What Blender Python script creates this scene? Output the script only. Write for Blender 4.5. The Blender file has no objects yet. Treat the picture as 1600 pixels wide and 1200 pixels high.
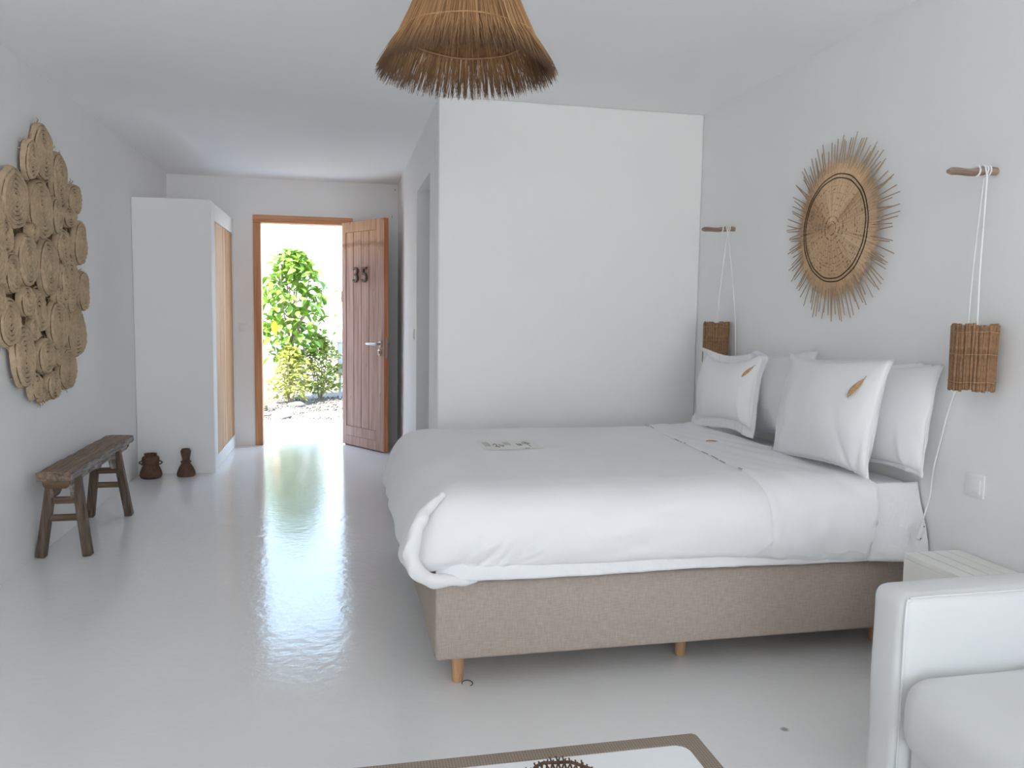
import bpy, bmesh, math, random
import numpy as np
from mathutils import Vector, Matrix
from mathutils.bvhtree import BVHTree

C = bpy.context.scene
COL = C.collection
random.seed(7)
rng = np.random.default_rng(7)
PI = math.pi

# ------------------------------------------------------------------ camera
CAMH = 1.25
YAW, PITCH, ROLL, FPX = 0.2119, 0.0884, 0.0151, 1250.0
cd = bpy.data.cameras.new('camera')
cam = bpy.data.objects.new('camera', cd)
COL.objects.link(cam)
fw = Vector((math.sin(YAW)*math.cos(PITCH), math.cos(YAW)*math.cos(PITCH), -math.sin(PITCH)))
rt0 = Vector((math.cos(YAW), -math.sin(YAW), 0))
up0 = rt0.cross(fw)
rt = rt0*math.cos(ROLL) + up0*math.sin(ROLL)
up = -rt0*math.sin(ROLL) + up0*math.cos(ROLL)
mw = Matrix((rt, up, -fw)).transposed().to_4x4()
mw.translation = Vector((0, 0, CAMH))
cam.matrix_world = mw
cd.sensor_fit = 'HORIZONTAL'
cd.sensor_width = 36.0
cd.lens = 36.0*FPX/1600.0
cd.clip_start = 0.05
cd.clip_end = 200
C.camera = cam

# ------------------------------------------------------------------ light
w = bpy.data.worlds.new('world')
C.world = w
w.use_nodes = True
bg = w.node_tree.nodes['Background']
# hazy bright sky: whitish at the horizon, bluer overhead
_t = w.node_tree
_tc = _t.nodes.new('ShaderNodeTexCoord')
_sx = _t.nodes.new('ShaderNodeSeparateXYZ')
_cr = _t.nodes.new('ShaderNodeValToRGB')
_cr.color_ramp.elements[0].position = 0.0
_cr.color_ramp.elements[0].color = (1.0, 0.985, 0.95, 1)
_cr.color_ramp.elements[1].position = 0.85
_cr.color_ramp.elements[1].color = (0.50, 0.72, 1.0, 1)
_e = _cr.color_ramp.elements.new(0.30)
_e.color = (0.52, 0.75, 1.0, 1)
_t.links.new(_tc.outputs['Generated'], _sx.inputs[0])
_t.links.new(_sx.outputs['Z'], _cr.inputs['Fac'])
_t.links.new(_cr.outputs['Color'], bg.inputs['Color'])
bg.inputs['Strength'].default_value = 5.7

sd = bpy.data.lights.new('sun', 'SUN')
sd.energy = 28.0
sd.angle = 0.01
sd.color = (1.0, 0.92, 0.80)
sun = bpy.data.objects.new('sun', sd)
COL.objects.link(sun)
sun.rotation_euler = Vector((0.36, 0.42, -0.83)).to_track_quat('-Z', 'Y').to_euler()

def area(name, loc, rot, sx, sy, energy, color):
    d = bpy.data.lights.new(name, 'AREA')
    d.shape = 'RECTANGLE'
    d.size = sx
    d.size_y = sy
    d.energy = energy
    d.color = color
    o = bpy.data.objects.new(name, d)
    COL.objects.link(o)
    o.location = loc
    o.rotation_euler = rot
    return o
# portals guide the sampling of the sky through the terrace window and the door; they emit nothing themselves
for _n, _l, _r, _sx2, _sy2 in (('terrace_portal', (0.3, -4.6, 1.15), 90, 3.1, 2.3), ('door_portal', (-0.331, 7.80, 1.015), -90, 0.74, 2.03)):
    _p = area(_n, _l, (math.radians(_r), 0, 0), _sx2, _sy2, 1.0, (1, 1, 1))
    _p.data.cycles.is_portal = True

C.view_settings.view_transform = 'Standard'
C.view_settings.look = 'None'
C.view_settings.exposure = 0.0
C.view_settings.gamma = 1.0
C.view_settings.use_curve_mapping = False
C.cycles.max_bounces = 14
C.cycles.diffuse_bounces = 10
C.cycles.glossy_bounces = 5
C.cycles.use_denoising = True

# ------------------------------------------------------------------ materials
def nt(name):
    m = bpy.data.materials.new(name)
    m.use_nodes = True
    t = m.node_tree
    return m, t, t.nodes['Principled BSDF']

def nd(t, kind, **kw):
    n = t.nodes.new(kind)
    for k, v in kw.items():
        if k in n.inputs:
            n.inputs[k].default_value = v
        else:
            setattr(n, k, v)
    return n

def ramp(t, stops):
    r = t.nodes.new('ShaderNodeValToRGB')
    e = r.color_ramp.elements
    e[0].position, e[0].color = stops[0][0], (*stops[0][1], 1)
    e[1].position, e[1].color = stops[-1][0], (*stops[-1][1], 1)
    for p, c in stops[1:-1]:
        x = e.new(p)
        x.color = (*c, 1)
    return r

def bump(t, b, src, strength, dist=0.01):
    n = t.nodes.new('ShaderNodeBump')
    n.inputs['Strength'].default_value = strength
    n.inputs['Distance'].default_value = dist
    t.links.new(src, n.inputs['Height'])
    prev = b.inputs['Normal'].links
    if prev:
        t.links.new(prev[0].from_socket, n.inputs['Normal'])
    t.links.new(n.outputs[0], b.inputs['Normal'])
    return n

def srgb(r, g, b):
    f = lambda c: (c/255/12.92) if c/255 <= 0.04045 else ((c/255+0.055)/1.055)**2.4
    return (f(r), f(g), f(b))

def plain(name, col, rough=0.6, var=0.06, scale=6.0, bumps=(), spec=0.3, metal=0.0, coord='Object'):
    m, t, b = nt(name)
    tc = t.nodes.new('ShaderNodeTexCoord')
    n = nd(t, 'ShaderNodeTexNoise', Scale=scale, Detail=5.0, Roughness=0.6)
    t.links.new(tc.outputs[coord], n.inputs['Vector'])
    lo = tuple(c*(1-var) for c in col)
    hi = tuple(min(1, c*(1+var)) for c in col)
    r = ramp(t, [(0.3, lo), (0.7, hi)])
    t.links.new(n.outputs['Fac'], r.inputs['Fac'])
    t.links.new(r.outputs['Color'], b.inputs['Base Color'])
    b.inputs['Roughness'].default_value = rough
    b.inputs['Specular IOR Level'].default_value = spec
    b.inputs['Metallic'].default_value = metal
    for sc, st, di in bumps:
        q = nd(t, 'ShaderNodeTexNoise', Scale=sc, Detail=3.0)
        t.links.new(tc.outputs[coord], q.inputs['Vector'])
        bump(t, b, q.outputs['Fac'], st, di)
    return m

def wood(name, dark, mid, light, axis=2, grain=60.0, along=2.5, rough=0.6, knots=0.0, bumpst=0.25):
    m, t, b = nt(name)
    tc = t.nodes.new('ShaderNodeTexCoord')
    oi = t.nodes.new('ShaderNodeObjectInfo')
    mp = t.nodes.new('ShaderNodeMapping')
    s = [grain, grain, grain]
    s[axis] = along
    mp.inputs['Scale'].default_value = s
    cx = t.nodes.new('ShaderNodeCombineXYZ')
    mu = nd(t, 'ShaderNodeMath', operation='MULTIPLY')
    mu.inputs[1].default_value = 37.0
    t.links.new(oi.outputs['Random'], mu.inputs[0])
    for i in range(3):
        t.links.new(mu.outputs[0], cx.inputs[i])
    t.links.new(tc.outputs['Object'], mp.inputs['Vector'])
    t.links.new(cx.outputs[0], mp.inputs['Location'])
    n = nd(t, 'ShaderNodeTexNoise', Scale=1.0, Detail=6.0, Roughness=0.65, Distortion=0.6)
    t.links.new(mp.outputs[0], n.inputs['Vector'])
    r = ramp(t, [(0.30, dark), (0.5, mid), (0.72, light)])
    t.links.new(n.outputs['Fac'], r.inputs['Fac'])
    out = r.outputs['Color']
    if knots:
        mp2 = t.nodes.new('ShaderNodeMapping')
        k = [9.0, 9.0, 9.0]
        k[axis] = 3.2
        mp2.inputs['Scale'].default_value = k
        t.links.new(tc.outputs['Object'], mp2.inputs['Vector'])
        t.links.new(cx.outputs[0], mp2.inputs['Location'])
        v = nd(t, 'ShaderNodeTexVoronoi', Scale=1.0)
        t.links.new(mp2.outputs[0], v.inputs['Vector'])
        kr = ramp(t, [(0.06, (1, 1, 1)), (0.16, (0, 0, 0))])
        t.links.new(v.outputs['Distance'], kr.inputs['Fac'])
        kf = nd(t, 'ShaderNodeMath', operation='MULTIPLY')
        kf.inputs[1].default_value = knots
        t.links.new(kr.outputs['Color'], kf.inputs[0])
        mx = nd(t, 'ShaderNodeMix', data_type='RGBA')
        t.links.new(kf.outputs[0], mx.inputs[0])
        t.links.new(out, mx.inputs[6])
        mx.inputs[7].default_value = (*[c*0.55 for c in dark], 1)
        out = mx.outputs[2]
    mv = nd(t, 'ShaderNodeMix', data_type='RGBA', blend_type='MULTIPLY')
    mv.inputs[0].default_value = 1.0
    rr = ramp(t, [(0.0, (0.86, 0.86, 0.86)), (1.0, (1.08, 1.06, 1.05))])
    t.links.new(oi.outputs['Random'], rr.inputs['Fac'])
    t.links.new(out, mv.inputs[6])
    t.links.new(rr.outputs['Color'], mv.inputs[7])
    t.links.new(mv.outputs[2], b.inputs['Base Color'])
    b.inputs['Roughness'].default_value = rough
    b.inputs['Specular IOR Level'].default_value = 0.25
    bump(t, b, n.outputs['Fac'], bumpst, 0.004)
    return m

M = {}
M['plaster'] = plain('white_plaster', (0.84, 0.84, 0.84), 0.75, 0.012, 1.2, [(2.2, 0.12, 0.02), (14.0, 0.05, 0.01)], 0.2)
M['ceiling'] = plain('ceiling_paint', (0.90, 0.90, 0.90), 0.8, 0.012, 1.0, [(3.0, 0.05, 0.01)], 0.2)
M['concrete'] = plain('porch_concrete', (0.74, 0.76, 0.76), 0.7, 0.05, 3.0, [(20, 0.1, 0.01)])
M['gravel'] = plain('pale_gravel', (0.13, 0.117, 0.105), 0.9, 0.35, 22.0, [(60, 0.6, 0.02)])
M['cotton'] = plain('white_cotton', (0.82, 0.82, 0.835), 0.85, 0.012, 3.0, [(9.0, 0.10, 0.02), (500, 0.06, 0.001)], 0.15)
M['cotton_fold'] = plain('white_cotton_crumpled', (0.82, 0.82, 0.835), 0.85, 0.012, 3.0, [(24.0, 0.28, 0.02)], 0.15)
M['sofa_cloth'] = plain('white_sofa_cloth', (0.70, 0.71, 0.715), 0.8, 0.015, 4.0, [(6.0, 0.08, 0.02), (300, 0.06, 0.001)], 0.2)
M['white_paint'] = plain('white_painted_wood', (0.83, 0.825, 0.79), 0.5, 0.03, 8.0, [(40, 0.05, 0.004)])
M['white_plastic'] = plain('white_plastic', (0.80, 0.81, 0.81), 0.35, 0.01, 3.0)
M['cord'] = plain('white_cord', (0.80, 0.81, 0.80), 0.6, 0.02, 30.0)
M['steel'] = plain('brushed_steel', (0.55, 0.55, 0.56), 0.3, 0.05, 30.0, (), 0.5, 1.0)
M['black'] = plain('black_rubber', (0.02, 0.02, 0.02), 0.7, 0.1, 20.0)
M['stitch'] = plain('grey_thread', (0.30, 0.29, 0.28), 0.8, 0.15, 60.0)
M['patch'] = plain('embroidery_patch', (0.80, 0.79, 0.77), 0.85, 0.02, 30.0)
M['thread_brown'] = plain('dark_brown_thread', (0.05, 0.032, 0.02), 0.8, 0.2, 90.0)
M['numeral'] = plain('dark_numeral', (0.13, 0.09, 0.065), 0.6, 0.2, 40.0)
M['pine_door'] = wood('pine_wardrobe', srgb(150, 108, 72), srgb(205, 162, 120), srgb(224, 186, 146), 2, 34, 1.2, 0.55, 0.35)
M['frame_wood'] = wood('door_frame_wood', srgb(160, 106, 72), srgb(198, 144, 106), srgb(214, 166, 128), 2, 40, 1.5, 0.5, 0.3)
M['frame_wood_x'] = wood('door_frame_wood_across', srgb(160, 106, 72), srgb(198, 144, 106), srgb(214, 166, 128), 0, 40, 1.5, 0.5, 0.3)
M['edge_wood'] = wood('door_edge_wood', srgb(164, 102, 64), srgb(196, 130, 88), srgb(210, 150, 108), 2, 40, 1.5, 0.5, 0.0)
M['bench_wood'] = wood('old_bench_wood', srgb(62, 52, 45), srgb(106, 91, 79), srgb(136, 119, 104), 2, 55, 3.0, 0.75, 0.0, 0.5)
M['bench_top'] = wood('old_bench_top', srgb(96, 80, 68), srgb(136, 117, 102), srgb(164, 146, 130), 1, 60, 3.0, 0.75, 0.25, 0.5)
M['bench_worn'] = wood('whitish_worn_wood', srgb(96, 84, 76), srgb(150, 143, 138), srgb(192, 188, 186), 1, 50, 6.0, 0.85, 0.0, 0.6)
M['bench_x'] = wood('old_bench_rail', srgb(66, 52, 42), srgb(112, 92, 74), srgb(140, 119, 98), 0, 55, 3.0, 0.75, 0.0, 0.5)
M['peg'] = wood('driftwood_peg', srgb(116, 98, 86), srgb(152, 131, 116), srgb(178, 159, 144), 0, 70, 6.0, 0.8)
M['leg_wood'] = wood('beech_leg', srgb(160, 120, 88), srgb(192, 152, 116), srgb(206, 170, 136), 2, 50, 3.0, 0.5)
M['raffia'] = plain('raffia', (0.36, 0.20, 0.092), 0.75, 0.35, 70.0)
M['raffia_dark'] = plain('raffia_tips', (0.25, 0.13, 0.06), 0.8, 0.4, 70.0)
def strand_mat(name, dark, mid, light, tip=None, z0=0, z1=1):
    m, t, b = nt(name)
    at = t.nodes.new('ShaderNodeAttribute')
    at.attribute_name = 'tone'
    r = ramp(t, [(0.05, dark), (0.5, mid), (0.95, light)])
    t.links.new(at.outputs['Fac'], r.inputs['Fac'])
    out = r.outputs['Color']
    if tip:
        tc = t.nodes.new('ShaderNodeTexCoord')
        sx = t.nodes.new('ShaderNodeSeparateXYZ')
        t.links.new(tc.outputs['Object'], sx.inputs[0])
        mr = nd(t, 'ShaderNodeMapRange')
        mr.inputs['From Min'].default_value = z0
        mr.inputs['From Max'].default_value = z1
        t.links.new(sx.outputs['Z'], mr.inputs['Value'])
        mx = nd(t, 'ShaderNodeMix', data_type='RGBA')
        t.links.new(mr.outputs[0], mx.inputs[0])
        mx.inputs[6].default_value = (*tip, 1)
        t.links.new(out, mx.inputs[7])
        out = mx.outputs[2]
    t.links.new(out, b.inputs['Base Color'])
    b.inputs['Roughness'].default_value = 0.7
    b.inputs['Specular IOR Level'].default_value = 0.2
    return m
M['raffia_strand'] = strand_mat('raffia_strands', (0.19, 0.098, 0.045), (0.36, 0.20, 0.095), (0.50, 0.30, 0.15), (0.13, 0.075, 0.05), 1.955, 2.05)
M['straw_strand'] = strand_mat('straw_strands', (0.50, 0.345, 0.215), (0.65, 0.455, 0.285), (0.72, 0.53, 0.35))
M['raffia_cord'] = plain('raffia_binding', (0.42, 0.25, 0.12), 0.8, 0.2, 70.0)
M['straw'] = plain('straw_weave', (0.56, 0.38, 0.225), 0.8, 0.20, 60.0)
M['straw_grey'] = plain('straw_reed', (0.40, 0.29, 0.19), 0.8, 0.25, 50.0)
M['coil'] = plain('coiled_grass', (0.56, 0.425, 0.285), 0.85, 0.16, 30.0, [(160, 0.5, 0.006)])
M['seam_shade'] = plain('brown_seam_shade_thread', (0.17, 0.11, 0.065), 0.9, 0.25, 60.0)  # seam stitching, its dark colour also standing in for groove shade
M['ground_weave'] = plain('dark_straw_ground', (0.20, 0.135, 0.08), 0.9, 0.3, 60.0, [(160, 0.7, 0.006)])
M['twig'] = plain('brown_twig', (0.27, 0.155, 0.085), 0.85, 0.35, 60.0, [(120, 0.5, 0.004)])
M['clay'] = plain('fired_clay', (0.120, 0.066, 0.042), 0.7, 0.3, 25.0, [(80, 0.25, 0.004)])
M['clay_in_shade'] = plain('clay_inside_shade', (0.02, 0.014, 0.012), 0.9, 0.2, 25.0)  # near-black copy of the clay, shade of the pot mouths as colour
M['dry_leaf'] = plain('dried_leaf', (0.52, 0.33, 0.17), 0.7, 0.25, 80.0)
M['basket'] = plain('dark_wicker', (0.11, 0.058, 0.035), 0.7, 0.4, 60.0)
M['glass_white'] = plain('white_tabletop', (0.80, 0.82, 0.84), 0.25, 0.01, 2.0, (), 0.5)
M['rock'] = plain('dark_rock', (0.13, 0.12, 0.12), 0.9, 0.3, 12.0, [(30, 0.6, 0.02)])
M['white_wall_out'] = plain('garden_wall_white', (0.82, 0.81, 0.79), 0.85, 0.03, 3.0)
M['grey_box'] = plain('grey_metal_box', (0.42, 0.43, 0.46), 0.5, 0.05, 3.0)
M['bark'] = plain('grey_bark', (0.26, 0.21, 0.15), 0.9, 0.3, 30.0, [(50, 0.5, 0.01)])
M['orange_leaf'] = plain('orange_leaf', (0.60, 0.17, 0.01), 0.6, 0.2, 30.0)

def leaf_mat(name, a, b_, trans=0.35):
    m, t, b = nt(name)
    oi = t.nodes.new('ShaderNodeObjectInfo')
    tc = t.nodes.new('ShaderNodeTexCoord')
    n = nd(t, 'ShaderNodeTexNoise', Scale=4.0, Detail=3.0)
    t.links.new(tc.outputs['Object'], n.inputs['Vector'])
    ad = nd(t, 'ShaderNodeMath', operation='ADD')
    t.links.new(oi.outputs['Random'], ad.inputs[0])
    t.links.new(n.outputs['Fac'], ad.inputs[1])
    ha = nd(t, 'ShaderNodeMath', operation='MULTIPLY')
    ha.inputs[1].default_value = 0.6
    t.links.new(ad.outputs[0], ha.inputs[0])
    r = ramp(t, [(0.15, a), (0.85, b_)])
    t.links.new(ha.outputs[0], r.inputs['Fac'])
    t.links.new(r.outputs['Color'], b.inputs['Base Color'])
    b.inputs['Roughness'].default_value = 0.4
    tr = t.nodes.new('ShaderNodeBsdfTranslucent')
    t.links.new(r.outputs['Color'], tr.inputs['Color'])
    mx = t.nodes.new('ShaderNodeMixShader')
    mx.inputs[0].default_value = trans
    t.links.new(b.outputs[0], mx.inputs[1])
    t.links.new(tr.outputs[0], mx.inputs[2])
    t.links.new(mx.outputs[0], t.nodes['Material Output'].inputs['Surface'])
    return m
M['leaf'] = leaf_mat('glossy_green_leaf', (0.05, 0.14, 0.018), (0.26, 0.40, 0.06))
M['leaf_yellow'] = leaf_mat('yellow_green_leaf', (0.16, 0.24, 0.04), (0.48, 0.46, 0.12))
M['agave'] = leaf_mat('agave_leaf', (0.22, 0.36, 0.03), (0.34, 0.46, 0.06), 0.2)

def floor_mat():
    m, t, b = nt('painted_concrete_floor')
    tc = t.nodes.new('ShaderNodeTexCoord')
    n = nd(t, 'ShaderNodeTexNoise', Scale=1.3, Detail=6.0, Roughness=0.6)
    t.links.new(tc.outputs['Object'], n.inputs['Vector'])
    r = ramp(t, [(0.3, (0.80, 0.80, 0.80)), (0.7, (0.815, 0.815, 0.815))])
    t.links.new(n.outputs['Fac'], r.inputs['Fac'])
    # a small grey chip in the paint near the sofa
    ds = nd(t, 'ShaderNodeVectorMath', operation='DISTANCE')
    t.links.new(tc.outputs['Object'], ds.inputs[0])
    ds.inputs[1].default_value = (1.318, 2.105, 0.0)
    lt = ramp(t, [(0.010, (1, 1, 1)), (0.013, (0, 0, 0))])
    t.links.new(ds.outputs['Value'], lt.inputs['Fac'])
    mx = nd(t, 'ShaderNodeMix', data_type='RGBA')
    t.links.new(lt.outputs['Color'], mx.inputs[0])
    t.links.new(r.outputs['Color'], mx.inputs[6])
    mx.inputs[7].default_value = (0.36, 0.36, 0.37, 1)
    t.links.new(mx.outputs[2], b.inputs['Base Color'])
    n2 = nd(t, 'ShaderNodeTexNoise', Scale=5.0, Detail=5.0, Roughness=0.7)
    t.links.new(tc.outputs['Object'], n2.inputs['Vector'])
    rr = ramp(t, [(0.3, (0.11, 0.11, 0.11)), (0.75, (0.17, 0.17, 0.17))])
    t.links.new(n2.outputs['Fac'], rr.inputs['Fac'])
    t.links.new(rr.outputs['Color'], b.inputs['Roughness'])
    b.inputs['Specular IOR Level'].default_value = 0.5
    n3 = nd(t, 'ShaderNodeTexNoise', Scale=3.0, Detail=4.0)
    t.links.new(tc.outputs['Object'], n3.inputs['Vector'])
    bump(t, b, n3.outputs['Fac'], 0.06, 0.02)
    n4 = nd(t, 'ShaderNodeTexNoise', Scale=26.0, Detail=3.0)
    t.links.new(tc.outputs['Object'], n4.inputs['Vector'])
    bump(t, b, n4.outputs['Fac'], 0.11, 0.01)
    return m
M['floor'] = floor_mat()

def linen_mat(name, base, k=330.0, var=0.16):
    m, t, b = nt(name)
    tc = t.nodes.new('ShaderNodeTexCoord')
    outs = []
    for s in ((30, 30, k), (k, k, 30)):
        mp = t.nodes.new('ShaderNodeMapping')
        mp.inputs['Scale'].default_value = s
        t.links.new(tc.outputs['Object'], mp.inputs['Vector'])
        n = nd(t, 'ShaderNodeTexNoise', Scale=1.0, Detail=2.0)
        t.links.new(mp.outputs[0], n.inputs['Vector'])
        outs.append(n.outputs['Fac'])
    ad = nd(t, 'ShaderNodeMath', operation='ADD')
    t.links.new(outs[0], ad.inputs[0])
    t.links.new(outs[1], ad.inputs[1])
    ha = nd(t, 'ShaderNodeMath', operation='MULTIPLY')
    ha.inputs[1].default_value = 0.5
    t.links.new(ad.outputs[0], ha.inputs[0])
    r = ramp(t, [(0.32, tuple(c*(1-var) for c in base)), (0.68, tuple(c*(1+var) for c in base))])
    t.links.new(ha.outputs[0], r.inputs['Fac'])
    t.links.new(r.outputs['Color'], b.inputs['Base Color'])
    b.inputs['Roughness'].default_value = 0.9
    b.inputs['Specular IOR Level'].default_value = 0.1
    bump(t, b, ha.outputs[0], 0.3, 0.002)
    return m
M['linen'] = linen_mat('beige_linen', srgb(175, 162, 152))

def woven_mat():
    m, t, b = nt('brown_woven_border')
    tc = t.nodes.new('ShaderNodeTexCoord')
    c = nd(t, 'ShaderNodeTexChecker', Scale=230.0)
    c.inputs['Color1'].default_value = (*srgb(126, 112, 100), 1)
    c.inputs['Color2'].default_value = (*srgb(150, 136, 122), 1)
    mp = t.nodes.new('ShaderNodeMapping')
    mp.inputs['Rotation'].default_value = (0, 0, PI/4)
    t.links.new(tc.outputs['Object'], mp.inputs['Vector'])
    t.links.new(mp.outputs[0], c.inputs['Vector'])
    t.links.new(c.outputs['Color'], b.inputs['Base Color'])
    bump(t, b, c.outputs['Fac'], 0.4, 0.002)
    b.inputs['Roughness'].default_value = 0.7
    return m
M['woven'] = woven_mat()

def door_wood():
    # weathered grey-rose boards, warmer and less bleached above a brown water line
    m, t, b = nt('weathered_door_wood')
    tc = t.nodes.new('ShaderNodeTexCoord')
    oi = t.nodes.new('ShaderNodeObjectInfo')
    mu = nd(t, 'ShaderNodeMath', operation='MULTIPLY')
    mu.inputs[1].default_value = 31.0
    t.links.new(oi.outputs['Random'], mu.inputs[0])
    cx = t.nodes.new('ShaderNodeCombineXYZ')
    for i in range(3):
        t.links.new(mu.outputs[0], cx.inputs[i])
    mp = t.nodes.new('ShaderNodeMapping')
    mp.inputs['Scale'].default_value = (46, 46, 1.8)
    t.links.new(tc.outputs['Object'], mp.inputs['Vector'])
    t.links.new(cx.outputs[0], mp.inputs['Location'])
    n = nd(t, 'ShaderNodeTexNoise', Scale=1.0, Detail=6.0, Roughness=0.65, Distortion=0.5)
    t.links.new(mp.outputs[0], n.inputs['Vector'])
    grey = ramp(t, [(0.3, srgb(152, 120, 110)), (0.5, srgb(186, 154, 144)), (0.72, srgb(206, 178, 170))])
    warm = ramp(t, [(0.3, srgb(180, 138, 106)), (0.5, srgb(210, 170, 138)), (0.72, srgb(224, 188, 158))])
    t.links.new(n.outputs['Fac'], grey.inputs['Fac'])
    t.links.new(n.outputs['Fac'], warm.inputs['Fac'])
    sx = t.nodes.new('ShaderNodeSeparateXYZ')
    t.links.new(tc.outputs['Object'], sx.inputs[0])
    n2 = nd(t, 'ShaderNodeTexNoise', Scale=28.0, Detail=3.0)
    t.links.new(tc.outputs['Object'], n2.inputs['Vector'])
    ma = nd(t, 'ShaderNodeMath', operation='MULTIPLY_ADD')
    ma.inputs[1].default_value = 0.06
    t.links.new(n2.outputs['Fac'], ma.inputs[0])
    t.links.new(sx.outputs['Z'], ma.inputs[2])
    of = nd(t, 'ShaderNodeMath', operation='MULTIPLY_ADD')
    of.inputs[1].default_value = 0.07
    t.links.new(oi.outputs['Random'], of.inputs[0])
    t.links.new(ma.outputs[0], of.inputs[2])
    ma = of
    mr = nd(t, 'ShaderNodeMapRange')
    mr.inputs['From Min'].default_value = 1.72
    mr.inputs['From Max'].default_value = 2.02
    t.links.new(ma.outputs[0], mr.inputs['Value'])
    mx = nd(t, 'ShaderNodeMix', data_type='RGBA')
    t.links.new(mr.outputs[0], mx.inputs[0])
    t.links.new(grey.outputs['Color'], mx.inputs[6])
    t.links.new(warm.outputs['Color'], mx.inputs[7])
    band = ramp(t, [(0.60, (0, 0, 0)), (0.70, (1, 1, 1)), (0.80, (0, 0, 0))])
    t.links.new(mr.outputs[0], band.inputs['Fac'])
    bf = nd(t, 'ShaderNodeMath', operation='MULTIPLY')
    bf.inputs[1].default_value = 0.5
    t.links.new(band.outputs['Color'], bf.inputs[0])
    m2 = nd(t, 'ShaderNodeMix', data_type='RGBA')
    t.links.new(bf.outputs[0], m2.inputs[0])
    t.links.new(mx.outputs[2], m2.inputs[6])
    m2.inputs[7].default_value = (*srgb(120, 78, 54), 1)
    # knots
    mp2 = t.nodes.new('ShaderNodeMapping')
    mp2.inputs['Scale'].default_value = (13, 13, 4.5)
    t.links.new(tc.outputs['Object'], mp2.inputs['Vector'])
    t.links.new(cx.outputs[0], mp2.inputs['Location'])
    v = nd(t, 'ShaderNodeTexVoronoi', Scale=1.0)
    t.links.new(mp2.outputs[0], v.inputs['Vector'])
    kr = ramp(t, [(0.05, (0.55, 0.55, 0.55)), (0.13, (0, 0, 0))])
    t.links.new(v.outputs['Distance'], kr.inputs['Fac'])
    m3 = nd(t, 'ShaderNodeMix', data_type='RGBA')
    t.links.new(kr.outputs['Color'], m3.inputs[0])
    t.links.new(m2.outputs[2], m3.inputs[6])
    m3.inputs[7].default_value = (*srgb(120, 82, 66), 1)
    t.links.new(m3.outputs[2], b.inputs['Base Color'])
    b.inputs['Roughness'].default_value = 0.65
    b.inputs['Specular IOR Level'].default_value = 0.25
    bump(t, b, n.outputs['Fac'], 0.3, 0.004)
    return m
M['door'] = door_wood()

# ------------------------------------------------------------------ mesh helpers
def tone(o, nv, seed):
    '''one random straw shade per strand, kept as a point attribute'''
    me = o.data
    n = len(me.vertices)
    r = np.random.default_rng(seed)
    k = r.random(n//nv+1)
    at = me.attributes.new('tone', 'FLOAT', 'POINT')
    at.data.foreach_set('value', np.repeat(k, nv)[:n].astype(np.float32))

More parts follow.
